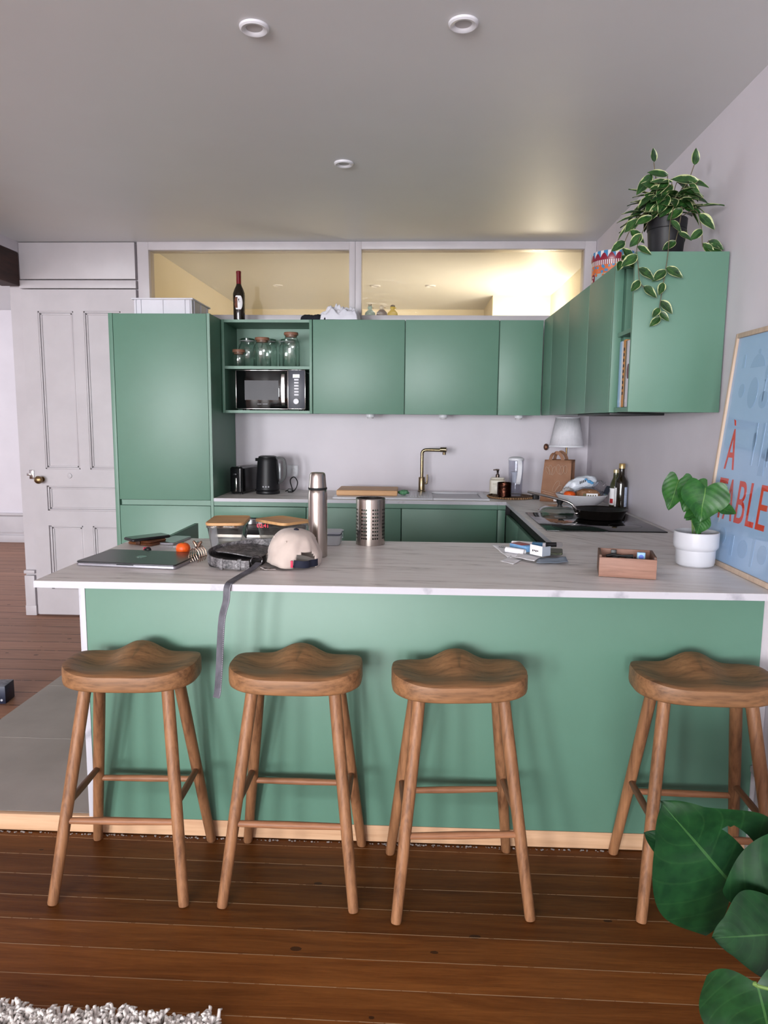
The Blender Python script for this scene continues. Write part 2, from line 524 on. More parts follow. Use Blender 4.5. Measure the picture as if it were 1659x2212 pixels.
def text_bm(body, size, depth=.0006, sx=1.0, M=None):
    cu = bpy.data.curves.new('lettering', 'FONT')
    cu.body = body; cu.size = size; cu.extrude = depth; cu.align_x = 'LEFT'
    to = bpy.data.objects.new('lettering', cu)
    C.objects.link(to)
    bpy.context.view_layer.update()
    dg = bpy.context.evaluated_depsgraph_get()
    me = bpy.data.meshes.new_from_object(to.evaluated_get(dg))
    b = B(); b.bm.from_mesh(me)
    bpy.data.meshes.remove(me); bpy.data.objects.remove(to); bpy.data.curves.remove(cu)
    bmesh.ops.transform(b.bm, matrix=Matrix.Diagonal((sx, 1, 1, 1)), verts=b.bm.verts[:])
    if M is not None: bmesh.ops.transform(b.bm, matrix=M, verts=b.bm.verts[:])
    return b
def fit_text(b, x0, x1, y0, y1):
    xs = [v.co.x for v in b.bm.verts]; ys = [v.co.y for v in b.bm.verts]
    ax, bx, ay, by = min(xs), max(xs), min(ys), max(ys)
    for v in b.bm.verts:
        v.co.x = x0 + (v.co.x - ax) / (bx - ax) * (x1 - x0)
        v.co.y = y0 + (v.co.y - ay) / (by - ay) * (y1 - y0)
    return b

# ================================================================== THE ROOM
ZI, YB = .965, 4.994            # worktop height, back wall
CEIL = 2.671
def xw(y): return 1.211 + .0106 * (y - 4.994)      # right wall, very slightly out of square

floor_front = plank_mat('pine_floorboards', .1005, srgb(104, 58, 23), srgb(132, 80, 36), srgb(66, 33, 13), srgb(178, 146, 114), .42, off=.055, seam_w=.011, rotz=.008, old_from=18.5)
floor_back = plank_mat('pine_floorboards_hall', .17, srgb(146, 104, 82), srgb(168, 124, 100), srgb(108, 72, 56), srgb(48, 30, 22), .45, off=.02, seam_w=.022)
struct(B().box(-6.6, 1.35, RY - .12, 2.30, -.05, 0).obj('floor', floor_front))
b = B(); b.box(-6.6, -1.909, 2.301, 8.1, -.05, 0)
struct(b.obj('floor_hall', floor_back))
b = B(); b.box(-1.908, 1.30, 2.313, 8.1, -.05, .064)
struct(b.obj('floor_tiles', tile))
# grout joints
gm = mat('pale_grout', srgb(176, 168, 160), srgb(168, 160, 152), 30, rough=.8)
b = B()
for y in (2.884, 3.49, 4.10): b.box(-1.907, -1.15, y - .0015, y + .0015, .0641, .0646)
b.box(-1.502, -1.499, 3.49, 4.38, .0641, .0646)
struct(b.obj('trim_3', gm))
struct(B().box(-3.4, 1.145, 2.292, 2.312, .004, .0635, .001).obj('trim_1', pine))

struct(B().box(-6.7, 1.4, RY - .15, 8.2, CEIL, CEIL + .1).obj('ceiling', ceil_white))
b = B(); b.prism([(xw(RY - .1), RY - .1), (xw(RY - .1) + .2, RY - .1), (xw(5.12) + .15, 5.12), (xw(5.12), 5.12)], 0, CEIL)
struct(b.obj('wall_right', wall_white))
b = B(); b.box(-1.93, 1.215, YB, 5.12, .064, 2.13); struct(b.obj('wall_back', wall_white))
b = B(); b.box(-2.87, -1.93, 5.04, 5.12, 0, CEIL); struct(b.obj('wall_back_left', wood_white))
b = B(); b.box(-2.87, -2.77, RY, 5.04, 2.60, CEIL)
struct(b.obj('wall_left', wall_white))
struct(tag(B().box(-2.90, -2.768, RY + .01, 4.990, 2.372, 2.598, .006).obj('trim_2', beam_wood), 'dark old wooden beam over the opening at the left edge', 'beam'))
# rear wall with the two windows behind the camera
WINS = ((-5.60, -4.30), (-3.50, -2.20), (-1.45, -.15))
b = B()
for x0, x1 in ((-6.6, -5.60), (-4.30, -3.50), (-2.20, -1.45), (-.15, 1.3)): b.box(x0, x1, RY - .12, RY, 0, CEIL)
for x0, x1 in WINS:
    b.box(x0, x1, RY - .12, RY, 0, .38); b.box(x0, x1, RY - .12, RY, 2.52, CEIL)
struct(b.obj('wall_rear', wall_white))
for i, (x0, x1) in enumerate(WINS):
    b = B(); y0, y1 = RY - .10, RY - .03
    b.box(x0, x0 + .05, y0, y1, .38, 2.52); b.box(x1 - .05, x1, y0, y1, .38, 2.52)
    b.box(x0, x1, y0, y1, .38, .44); b.box(x0, x1, y0, y1, 2.46, 2.52)
    b.box((x0 + x1) / 2 - .02, (x0 + x1) / 2 + .02, y0, y1, .44, 2.46); b.box(x0, x1, y0 + .01, y1 - .01, 1.75, 1.79)
    struct(b.obj('window_%d' % (i + 3), wood_white))
# the room at the left
struct(B().box(-6.6, -2.87, 8.07, 8.17, 0, CEIL).obj('wall_hall_back', wall_white))
b = B(); b.box(-6.7, -6.6, RY - .1, 4.75, 0, CEIL); b.box(-6.7, -6.6, 6.45, 8.17, 0, CEIL); b.box(-6.7, -6.6, 4.75, 6.45, 0, .45); b.box(-6.7, -6.6, 4.75, 6.45, 2.55, CEIL)
struct(b.obj('wall_hall_left', wall_white))
struct(B().box(-2.87, -2.77, 5.12, 8.17, 0, CEIL).obj('wall_hall_right', wall_white))
b = B(); b.box(-6.6, -2.87, 8.045, 8.069, 0, .31, .004); b.box(-6.6, -2.87, 8.03, 8.069, .315, .345, .006)
b.box(-6.6, -2.87, 8.03, 8.069, .115, .13, .004); b.box(-6.6, -2.87, 8.02, 8.069, 0.0, .085, .004)
struct(b.obj('baseboard_hall', wood_white))
b = B(); b.box(-2.87, -2.795, 5.012, 5.039, 0, .30, .003); b.box(-2.87, -2.788, 5.005, 5.039, .315, .340, .004); b.box(-2.87, -2.788, 5.005, 5.039, 0, .075, .003)
struct(b.obj('baseboard_left', wood_white))
b = B()
b.prism([(xw(RY) - .018, RY), (xw(RY) - .001, RY), (xw(2.285) - .001, 2.285), (xw(2.285) - .018, 2.285)], 0.001, .305)
b.prism([(xw(RY) - .042, RY), (xw(RY) - .001, RY), (xw(2.285) - .001, 2.285), (xw(2.285) - .042, 2.285)], .305, .325)
b.prism([(xw(RY) - .030, RY), (xw(RY) - .001, RY), (xw(2.285) - .001, 2.285), (xw(2.285) - .030, 2.285)], .288, .305)
struct(b.obj('baseboard_right', wood_white))
# the bright room behind the transom windows
struct(B().box(-2.0, -1.9, 5.12, 8.06, .064, CEIL).obj('wall_back_room_left', cream))
struct(B().box(-1.9, 1.35, 7.96, 8.06, .064, CEIL).obj('wall_back_room_far', cream))
struct(B().box(1.30, 1.40, 5.12, 7.96, .064, CEIL).obj('wall_back_room_right', cream))
struct(B().box(.745, 1.30, 7.08, 7.96, .064, CEIL).obj('wall_back_room_corner', cream))

# transom windows in the back wall
pane_clear = glass_pane_mat('transom_glass', (.93, .89, .80, 1), 1.0)
pane_film = glass_pane_mat('transom_glass_film', (.94, .90, .82, 1), .8, .2)
b = B()
b.box(-1.930, -1.851, YB, 5.10, 2.131, CEIL - .001, .002); b.box(-.459, -.4175, YB, 5.10, 2.131, CEIL - .001, .002)
b.box(-1.851, -.459, YB, 5.10, 2.615, CEIL - .001, .002); b.box(-1.851, -.459, YB, 5.10, 2.131, 2.181, .002)
w1 = struct(b.obj('window_1', wood_white))
B().box(-1.8505, -.4595, 5.03, 5.036, 2.1815, 2.6145).obj('pane', pane_clear, w1)
b = B()
b.box(-.4165, -.375, YB, 5.10, 2.131, CEIL - .001, .002); b.box(1.134, 1.2095, YB, 5.10, 2.131, CEIL - .001, .002)
b.box(-.375, 1.134, YB, 5.10, 2.619, CEIL - .001, .002); b.box(-.375, 1.134, YB, 5.10, 2.131, 2.181, .002)
w2 = struct(b.obj('window_2', wood_white))
B().box(-.3745, 1.1335, 5.03, 5.036, 2.1815, 2.6185).obj('pane', pane_film, w2)

# old panelled door at the left
DX0, DX1 = -2.768, -1.948
PAN = [(-2.655, -2.399, 1.093, 2.203), (-2.327, -2.062, 1.093, 2.203), (-2.650, -2.062, .790, .973), (-2.645, -2.399, .207, .681), (-2.327, -2.062, .207, .681)]
b = B()
b.box(DX0, DX1, 5.008, 5.034, .018, 2.351)
b.box(DX0, -2.655, YB, 5.009, .018, 2.351); b.box(-2.062, DX1, YB, 5.009, .018, 2.351)
b.box(-2.655, -2.062, YB, 5.009, 2.203, 2.351); b.box(-2.655, -2.062, YB, 5.009, .973, 1.093)
b.box(-2.655, -2.062, YB, 5.009, .681, .790); b.box(-2.655, -2.062, YB, 5.009, .018, .207)
b.box(-2.399, -2.327, YB, 5.009, 1.093, 2.203); b.box(-2.399, -2.327, YB, 5.009, .207, .681)
door = struct(b.obj('door_1', wood_white), 'white panelled door left of the tall green cabinet')
b = B()
for x0, x1, z0, z1 in PAN:
    for k, (d, y) in enumerate(((.0, YB + .0015), (.014, YB + .007))):
        t = .011
        a0, a1, c0, c1 = x0 + d, x1 - d, z0 + d, z1 - d
        b.box(a0, a0 + t, y, 5.010, c0, c1, .002); b.box(a1 - t, a1, y, 5.010, c0, c1, .002)
        b.box(a0, a1, y, 5.010, c0, c0 + t, .002); b.box(a0, a1, y, 5.010, c1 - t, c1, .002)
b.obj('panel_moulding', wood_white, door)
b = B(); b.lathe([(0, 0), (.019, 0), (.019, .004), (.008, .006), (.0075, .026), (.016, .032), (.027, .044), (.029, .056), (.024, .068), (.012, .074), (0, .075)], 24, M=Matrix.Translation((-2.685, YB, 1.018)) @ Matrix.Rotation(PI / 2, 4, 'X'))
b.obj('door_knob', brass, door)['label'] = 'round brass door knob'
b = B(); b.box(-2.775, -2.742, 4.986, 4.9935, 1.02, 1.085, .002); b.box(-2.79, -2.760, 4.978, 4.986, 1.045, 1.062, .002)
b.obj('latch', chrome, door)
b = B(); b.lathe([(0, 0), (.020, 0), (.018, .006), (.008, .007), (0, .012)], 20, M=Matrix.Translation((-2.483, YB, 1.046)) @ Matrix.Rotation(PI / 2, 4, 'X'))
b.obj('escutcheon', wood_white, door)
struct(B().box(-2.768, -1.948, YB, 5.039, 2.421, CEIL - .004, .002).obj('trim_4', wood_white))
struct(B().box(-2.775, -1.945, 4.990, 5.039, 2.358, 2.413, .003).obj('trim_5', wood_white))
# low strip of sealed joint between worktop and right wall
# ceiling downlights
dl = mat('frosted_lens', srgb(206, 204, 206), srgb(198, 196, 198), rough=.5)
SPOTS = [(-.514, 2.352, 'round white ceiling downlight, front left of the three'), (.134, 2.346, 'round white ceiling downlight, front right of the three'),
         (-.35, 3.524, 'small looking white ceiling downlight in the middle, farthest back of the three'),
         (-1.253, 6.57, 'round downlight seen through the left transom window'), (.131, 6.586, 'round downlight seen through the right transom window, right one'),
         (-.367, 6.588, 'round downlight seen through the right transom window, beside its left frame')]
for i, (x, y, lab) in enumerate(SPOTS):
    if i == 0:
        sp = thing('ceiling_downlight', lab, 'ceiling light', (x, y, CEIL - .0005), 0, 'ceiling downlights')
        B().lathe([(.026, -.004), (.030, -.008), (.040, -.010), (.0455, -.006), (.0465, 0), (.026, 0), (.026, -.004)], 36).obj('trim_ring', white_plastic, sp)
        B().lathe([(0, -.0025), (.0255, -.003), (.0255, -.0005), (0, -.0005)], 28).obj('lens', dl, sp)
    else:
        dup(sp, (x, y, CEIL - .0005), 0, lab)

# ================================================================== KITCHEN UNITS
YU, YT, ZU0, ZU1 = 4.648, 4.392, 1.502, 2.102
YE = 2.82
def door_front(b, x0, x1, y, z0, z1, t=.019): b.box(x0, x1, y, y + t, z0, z1, .0012, 2)

tc = thing('tall_cabinet', 'tall sage green cabinet beside the white panelled door', 'cabinet', (-1.576, 4.69, .064))
B().box(-1.893, -1.867, YT, 4.985, .065, 2.104, .001).obj('side_panel', green, tc, W=True)
b = B(); b.box(-1.866, -1.264, YT + .03, 4.985, .066, 2.103)
b.obj('carcass', green_in, tc, W=True)
B().box(-1.279, -1.262, YT + .002, YT + .0295, .066, 2.103).obj('end_strip', green, tc, W=True)
b = B(); door_front(b, -1.864, -1.281, YT, .951, 2.101); b.obj('door', green, tc, W=True)
b = B(); b.box(-1.852, -1.281, YT + .004, YT + .024, .917, .949); b.obj('grip_rail', green, tc, W=True)
b = B(); door_front(b, -1.864, -1.281, YT, .165, .913); b.obj('drawer', green, tc, W=True)

# open shelf unit
ou = thing('open_shelf_unit', 'open green wall unit holding glass jars above a microwave', 'shelf', (-.97, 4.8, ZU0))
T = .018
b = B(); b.box(-1.260, -1.242, YU, 4.990, ZU0, ZU1, .0008); b.obj('side_panel', green, ou, W=True)
b = B(); b.box(-.685, -.667, YU, 4.990, ZU0, ZU1, .0008); b.obj('side_panel', green, ou, W=True)
b = B(); b.box(-1.2415, -.6855, YU + .001, 4.990, ZU1 - T, ZU1 - .0005); b.obj('top_panel', green, ou, W=True)
b = B(); b.box(-1.2415, -.6855, YU + .001, 4.990, ZU0 + .0005, ZU0 + T); b.obj('bottom_panel', green, ou, W=True)
b = B(); b.box(-1.2415, -.6855, YU + .004, 4.984, 1.788, 1.806); b.obj('shelf', green, ou, W=True)
b = B(); b.box(-1.2415, -.6855, 4.985, 4.990, ZU0 + T, ZU1 - T); b.obj('back_panel', green, ou, W=True)

def wall_cab(x0, x1, lab):
    t = thing('wall_cabinet', lab, 'cabinet', ((x0 + x1) / 2, 4.82, ZU0), 0, 'green wall cabinets')
    b = B(); b.box(x0, x1, YU + .021, 4.990, ZU0 + .002, ZU1 - .002); b.obj('carcass', green_in, t, W=True)
    b = B(); door_front(b, x0 + .0026, x1 - .0026, YU, ZU0, ZU1); b.obj('door', green, t, W=True)
    return t
wall_cab(-.664, -.065, 'square green wall cabinet right of the open shelf unit')
wall_cab(-.064, .537, 'square green wall cabinet second from the open shelf unit')
wall_cab(.538, .818, 'narrow green wall cabinet in the corner above the soap bottle')

# right wing of wall cabinets, along the right wall
def wing_cab(y0, y1, lab):
    t = thing('wall_cabinet', lab, 'cabinet', (1.0, (y0 + y1) / 2, ZU0), 0, 'green wall cabinets')
    b = B(); b.box(.841, 1.194, y0, y1, ZU0 + .002, ZU1 - .002); b.obj('carcass', green_in, t, W=True)
    b = B(); b.box(.8195, .8395, y0 + .001, y1 - .001, ZU0, ZU1, .0012); b.obj('door', green, t, W=True)
    return t
wing_cab(4.372, 4.646, 'narrow green corner cabinet on the right wing, deepest in the corner')
wing_cab(3.915, 4.370, 'green cabinet door of the right wing under the patterned tin')
wing_cab(3.480, 3.913, 'green cabinet of the right wing, middle one')
t = wing_cab(3.065, 3.478, 'green cabinet of the right wing next to the cookbooks')
B().box(.8195, .856, 3.046, 3.0635, ZU0, ZU1, .001).obj('end_strip', green, t, W=True)
# book niche at the end of the wing
bn = thing('book_niche', 'narrow open green end unit holding cookbooks, with a broad front panel', 'shelf', (1.0, 2.93, ZU0))
b = B(); b.box(.832, 1.181, YE, YE + .018, ZU0, ZU1 + .002, .0012); b.obj('front_panel', green, bn, W=True)
b = B(); b.box(.862, 1.183, 3.028, 3.044, ZU0 + .001, ZU1 - .001); b.obj('side_panel', green, bn, W=True)
b = B(); b.box(.836, 1.183, YE + .019, 3.0275, ZU0 + .001, ZU0 + .019); b.obj('bottom_panel', green, bn, W=True)
b = B(); b.box(.836, 1.183, YE + .019, 3.0275, ZU1 - .019, ZU1 - .001); b.obj('top_panel', green, bn, W=True)
b = B(); b.box(.838, 1.183, YE + .019, 3.0275, 1.810, 1.826); b.obj('shelf', green, bn, W=True)
b = B(); b.box(1.178, 1.184, YE + .019, 3.0275, ZU0 + .02, 1.809); b.box(1.178, 1.184, YE + .019, 3.0275, 1.827, ZU1 - .02); b.obj('back_panel', green, bn, W=True)
# cookbooks
BK = [('blue', srgb(150, 186, 214), .030, .268, 'slim pale blue cookbook at the far end of the row'),
      ('white', srgb(214, 214, 220), .020, .266, 'slim white cookbook between the pale blue and the orange one'),
      ('orange', srgb(196, 136, 72), .028, .270, 'tan orange cookbook in the middle of the row'),
      ('brown', srgb(120, 104, 86), .020, .264, 'brown cookbook behind the thick white one'),
      ('white_tall', srgb(222, 220, 230), .052, .262, 'thick white cookbook nearest the front panel'),]
y = 3.024
for i, (nm, c, th, h, lab) in enumerate(BK):
    z0 = ZU0 + .0205
    k = thing('cookbook', lab, 'book', (.95, y - th / 2, z0), 0, 'cookbooks in the end niche')
    m = mat('book_cover_' + nm, c, tuple(x * .85 for x in c[:3]) + (1,), 30, sc=(1, 1, .3), rough=.5)
    b = B(); b.box(.846, 1.05, y - th, y, z0, z0 + h, .0015)
    b.box(.8452, .8462, y - th + .003, y - .003, z0 + .02, z0 + .03)
    b.obj('cover', m, k, W=True)
    if nm == 'orange':
        b = B()
        for q in range(9): b.box(.8450, .8458, y - th + .006, y - .008, z0 + .05 + q * .022, z0 + .05 + q * .022 + .012)
        b.obj('spine_print', ink, k, W=True)
    if nm == 'white_tall':
        b = B(); b.lathe([(0, 0), (.030, 0), (.030, .0008), (0, .0008)], 24, sx=.55, M=Matrix.Translation((.8462, y - th * .55, z0 + .14)) @ Matrix.Rotation(-PI / 2, 4, 'Y') @ Matrix.Rotation(PI / 2, 4, 'Z'))
        b.obj('spine_emblem', mat('plum_print', srgb(120, 84, 92), rough=.6), k, W=True)
    y -= th + .0015
# extractor panel under the wing
tag(B().box(.830, 1.060, 3.07, 3.66, 1.491, 1.5015, .002).obj('extractor_hood', mat('hood_black', srgb(30, 30, 32), rough=.4), None), 'slim dark extractor panel under the green wing above the pan', 'extractor hood')
# under-cabinet puck lights
for i, (x, lab) in enumerate(((-.296, 'white puck light under the wall cabinets, left one'), (.194, 'white puck light under the wall cabinets, above the tap'), (.697, 'white puck light under the wall cabinets, above the water jug'))):
    if i == 0:
        pk = thing('puck_light', lab, 'light', (x, 4.80, ZU0 + .0015), 0, 'under-cabinet puck lights')
        B().lathe([(0, -.020), (.026, -.020), (.030, -.017), (.031, -.001), (.031, 0), (0, 0)], 28).obj('housing', white_plastic, pk)
        B().lathe([(0, -.030), (.019, -.030), (.022, -.0275), (.022, -.0205), (0, -.0205)], 28).obj('lens', dl, pk)
    else: dup(pk, (x, 4.80, ZU0 + .0015), 0, lab)

# base cabinets at the back
def base_cab(x0, x1, lab, ztop=.913):
    t = thing('base_cabinet', lab, 'cabinet', ((x0 + x1) / 2, 4.69, .064), 0, 'green base cabinets')
    b = B(); b.box(x0, x1, YT + .032, 4.985, .164, .943); b.box(x0, x1, YT + .08, 4.985, .065, .164); b.obj('carcass', green_in, t, W=True)
    b = B(); door_front(b, x0 + .0026, x1 - .0026, YT, .166, ztop); b.obj('door', green, t, W=True)
    b = B(); b.box(x0, x1, YT + .006, YT + .0315, .917, .9435); b.obj('grip_rail', green, t, W=True)
    return t
base_cab(-.672, -.073, 'green base cabinet left of the tap, behind the steel flask')
base_cab(-.072, .526, 'green base cabinet under the sink, right of the perforated steel pot')
base_cab(.527, .578, 'narrow green filler cabinet in the inner corner')
ov = thing('base_cabinet', 'green base unit around the black oven, beside the tall cabinet', 'cabinet', (-.968, 4.69, .064), 0, 'green base cabinets')
b = B(); b.box(-1.2605, -1.2555, YT + .032, 4.985, .065, .943); b.box(-.680, -.673, YT + .032, 4.985, .065, .943); b.box(-1.255, -.681, 4.97, 4.985, .065, .943); b.box(-1.255, -.681, YT + .032, 4.97, .065, .222); b.obj('carcass', green_in, ov, W=True)
b = B(); door_front(b, -1.2595, -.6745, YT, .843, .913); b.obj('front_panel', green, ov, W=True)
b = B(); door_front(b, -1.2595, -.6745, YT, .166, .222); b.obj('bottom_panel', green, ov, W=True)
b = B(); b.box(-1.2605, -.673, YT + .006, YT + .0315, .917, .9435); b.obj('grip_rail', green, ov, W=True)
# oven with red clock
on = thing('oven', 'black built-in oven with a red clock under the worktop, behind the glass boxes', 'oven', (-.968, 4.6, .2255))
b = B(); b.box(-1.253, -.683, YT + .02, 4.95, .226, .838); b.obj('body', black_plastic, on, W=True)
b = B(); b.box(-1.2575, -.6765, YT - .004, YT + .019, .735, .839, .001); b.obj('control_panel', black_gloss, on, W=True)
b = B(); b.box(-1.2575, -.6765, YT - .004, YT + .019, .226, .716, .001); b.obj('door', black_gloss, on, W=True)
b = B(); b.box(-1.2575, -.6765, YT - .003, YT + .019, .717, .734); b.obj('vent_strip', steel, on, W=True)
red_led = mat('red_led', srgb(230, 30, 50), rough=.5, emit=((1, .03, .08, 1), 3.0))
b = fit_text(text_bm('02:41', .03), -.985, -.915, 0, .026)
bmesh.ops.transform(b.bm, matrix=Matrix.Translation((0, YT - .0048, .782)) @ Matrix.Rotation(PI / 2, 4, 'X'), verts=b.bm.verts[:])
b.obj('clock_display', red_led, on, W=True, smooth=False)
# right wing base, along the right wall
def wing_base(y0, y1, lab):
    t = thing('base_cabinet', lab, 'cabinet', (.9, (y0 + y1) / 2, .064), 0, 'green base cabinets')
    b = B(); b.box(.613, 1.185, y0, y1, .065, .943); b.obj('carcass', green_in, t, W=True)
    b = B(); b.box(.5805, .6, y0 + .001, y1 - .001, .166, .885, .0012); b.obj('door', green, t, W=True)
    b = B(); b.box(.604, .6125, y0, y1, .887, .9435); b.obj('grip_rail', gap_shade, t, W=True)  # rail coloured dark for the shade in the grip recess
wing_base(3.89, 4.388, 'green base cabinet on the right wing, in the corner')
wing_base(3.40, 3.888, 'green base cabinet on the right wing under the far end of the hob')
wing_base(2.87, 3.398, 'green base cabinet on the right wing under the near end of the hob')

# worktops
bw = thing('worktop', 'long marble-look worktop under the kettle and sink along the back wall', 'worktop', (-.3, 4.7, .944), 0, 'marble-look worktops')
b = B(); b.box(-1.2595, 1.196, YT, 4.9935, .9442, ZI); b.obj('top', marble, bw, W=True)
b = B(); b.box(-1.2595, .5795, YT - .0015, YT - .0001, .9442, ZI - .0004); b.obj('front_edge', edge_white, bw, W=True)['label'] = 'white front edge'
rw = thing('worktop', 'marble-look worktop with the hob on the right wing', 'worktop', (.9, 3.6, .944), 0, 'marble-look worktops')
b = B(); b.prism([(.580, 2.8795), (xw(2.88) - .002, 2.8795), (xw(4.39) - .002, YT - .0005), (.580, YT - .0005)], .9442, ZI); b.obj('top', marble_side, rw, W=True)
b = B(); b.box(.5785, .5799, 2.8795, YT - .002, .9442, ZI - .0004); b.obj('front_edge', edge_white, rw, W=True)['label'] = 'white front edge'
iw = thing('worktop', 'marble-look breakfast bar worktop overhanging the four stools', 'worktop', (0, 2.47, .944), 0, 'marble-look worktops')
b = B(); b.prism([(-1.155, 2.0685), (xw(2.07) - .002, 2.0685), (xw(2.87) - .002, 2.8785), (-1.155, 2.8785)], .9442, ZI); b.obj('top', marble, iw, W=True)
b = B(); b.box(-1.155, xw(2.07) - .003, 2.067, 2.0684, .9442, ZI - .0004); b.box(-1.1565, -1.1551, 2.067, 2.8785, .9442, ZI - .0004); b.obj('front_edge', edge_white, iw, W=True)['label'] = 'white front edge'
# island
ic = thing('island_cabinet', 'sage green breakfast bar base behind the four wooden stools', 'cabinet', (0, 2.56, .064))
b = B(); b.box(-1.104, 1.147, 2.290, 2.308, .066, .9435, .001); b.obj('back_panel', green, ic, W=True)
b = B(); b.box(-1.126, -1.1045, 2.288, 2.86, .0655, .9435, .001); b.obj('end_panel', edge_white, ic, W=True)['label'] = 'white marble-look end panel'
b = B(); b.box(-1.104, .57, 2.309, 2.835, .066, .943); b.obj('carcass', green_in, ic, W=True)
b = B(); b.box(-1.118, -1.100, 2.882, 3.545, .17, .930, .001); b.obj('door', green, ic, W=True)['label'] = 'green door standing open towards the tall cabinet'
b = B(); b.prism([(1.149, 2.30), (xw(2.3) - .0015, 2.30), (xw(2.8) - .0015, 2.80), (1.149, 2.80)], .066, .943); b.obj('filler_strip', wood_white, ic, W=True)
b = B(); b.box(-1.10, 1.12, 2.312, 2.33, .0645, .0655); b.obj('plinth', gap_shade, ic, W=True)

# ================================================================== BAR STOOLS
def seat_outline(t):
    c, s = math.cos(t), math.sin(t)
    sg = lambda v, p: math.copysign(abs(v) ** p, v)
    if s < 0: return .205 * sg(c, .62), -.118 * abs(s) ** .92 + .010
    return .205 * sg(c, .34), .010 + .118 * s ** .50
def seat_h(x, y):
    sm = max(0, min(1, (y + .045) / .165)); sm = sm * sm * (3 - 2 * sm)
    hump = .036 * math.exp(-(abs(x) / .066) ** 2.5) * sm
    dish = -.016 * math.exp(-((abs(x) - .095) / .065) ** 2 - ((y - .015) / .075) ** 2)
    side = .008 * (abs(x) / .2) ** 3
    lip = -.006 * math.exp(-((y + .11) / .03) ** 2)
    return .700 + hump + dish + side + lip
def seat_loop(n):
    d = [seat_outline(2 * PI * i / 6000) for i in range(6000)]
    acc = [0]
    for i in range(1, 6001):
        p, q = d[i - 1], d[i % 6000]; acc.append(acc[-1] + math.hypot(p[0] - q[0], p[1] - q[1]))
    out, k = [], 0
    for i in range(n):
        t = acc[-1] * i / n
        while acc[k + 1] < t: k += 1
        out.append(d[k])
    return out
def seat_mesh():
    b = B(); n = 128; K = 16
    loop_ = seat_loop(n)
    rings = []
    for k in range(1, K + 1):
        r = k / K
        ring = []
        for i in range(n):
            ox, oy = loop_[i]
            x, y = ox * r, .01 + (oy - .01) * r
            z = seat_h(x, y) - (.004 if k == K else 0)
            ring.append((x, y, z))
        rings.append(ring)
    last = rings[-1]
    def low(sc, z): return [(x * sc, .01 + (y - .01) * sc, z) for x, y, _ in last]
    ring_side = [(x * 1.012, .01 + (y - .01) * 1.012, z - .010) for x, y, z in last]
    rings += [ring_side, low(1.014, .656), low(1.004, .647), low(.975, .643)]
    vv = [[b.bm.verts.new(p) for p in r] for r in rings]
    ctr = b.bm.verts.new((0, .01, seat_h(0, .01)))
    bot = b.bm.verts.new((0, .01, .644))
    for a in range(len(vv) - 1):
        for i in range(n):
            j = (i + 1) % n
            b.bm.faces.new((vv[a][i], vv[a][j], vv[a + 1][j], vv[a + 1][i]))
    for i in range(n):
        j = (i + 1) % n
        b.bm.faces.new((ctr, vv[0][j], vv[0][i])); b.bm.faces.new((bot, vv[-1][i], vv[-1][j]))
    return b
def leg_pts(sx, sy):
    top = Vector((sx * .124, -.030 if sy < 0 else .068, .662)); foot = Vector((sx * .199, sy * .168, 0.0))
    return top, foot
def leg_at(sx, sy, z):
    t, f = leg_pts(sx, sy)
    return f + (t - f) * (z / .662)
def make_stool(lab, loc, rz):
    st = thing('bar_stool', lab, 'stool', loc, rz, 'wooden bar stools')
    seat_mesh().obj('seat', seat_wood, st, angle=50)
    for sx in (-1, 1):
        for sy in (-1, 1):
            t, f = leg_pts(sx, sy)
            b = B(); pts = [t, t.lerp(f, .3), t.lerp(f, .7), f + (t - f) * .008, f]
            b.tube(pts, [.0190, .0192, .0178, .0160, .0148], 18)
            for v in b.bm.verts:
                if v.co.z < .0: v.co.z = 0.0
            b.obj('leg', stool_wood, st, angle=60)
    rail = wood_mat('ash_stretcher_wood', srgb(170, 118, 84), srgb(110, 70, 46), 'X', 40, .06, .5)
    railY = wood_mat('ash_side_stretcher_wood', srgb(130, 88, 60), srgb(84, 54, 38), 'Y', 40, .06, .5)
    for sy, z in ((-1, .240), (1, .247)):
        B().tube([leg_at(-1, sy, z), leg_at(-1, sy, z).lerp(leg_at(1, sy, z), .5), leg_at(1, sy, z)], [.0095, .0115, .0095], 14).obj('stretcher', rail, st)
    for sx in (-1, 1):
        B().tube([leg_at(sx, -1, .288), leg_at(sx, -1, .288).lerp(leg_at(sx, 1, .288), .5), leg_at(sx, 1, .288)], [.0095, .0115, .0095], 14).obj('stretcher', railY, st)
    return st
st = make_stool('wooden bar stool farthest left, beside the white end panel of the bar', (-.880, 2.100, 0), .035)
dup(st, (-.360, 2.108, 0), .0, 'wooden bar stool second from the left, right of the hanging grey strap')
dup(st, (.151, 2.084, 0), .085, 'wooden bar stool in the middle of the bar, below the paper slips')
dup(st, (.893, 2.104, 0), -.03, 'wooden bar stool at the right end, behind the big monstera leaf')

# ================================================================== THINGS ON THE BREAKFAST BAR
Z = ZI + .0005
# laptop
lp_grey = mat('space_grey_aluminium', srgb(86, 87, 88), srgb(82, 83, 84), 60, rough=.32, metal=.85)
lp_edge = mat('silver_aluminium', srgb(176, 174, 182), srgb(168, 166, 174), 60, rough=.3, metal=.9)
lp = thing('laptop', 'closed grey laptop at the left end of the breakfast bar', 'laptop', (-.945, 2.385, Z), -.105)
B().rbox(-.178, .178, -.112, .118, .0008, .0115, .012, .002).obj('base', lp_edge, lp)
B().rbox(-.178, .178, -.112, .118, .0118, .0165, .012, .0018).obj('lid', lp_grey, lp)
B().box(-.03, .03, -.1128, -.1118, .0085, .0112).obj('finger_notch', gap_shade, lp)
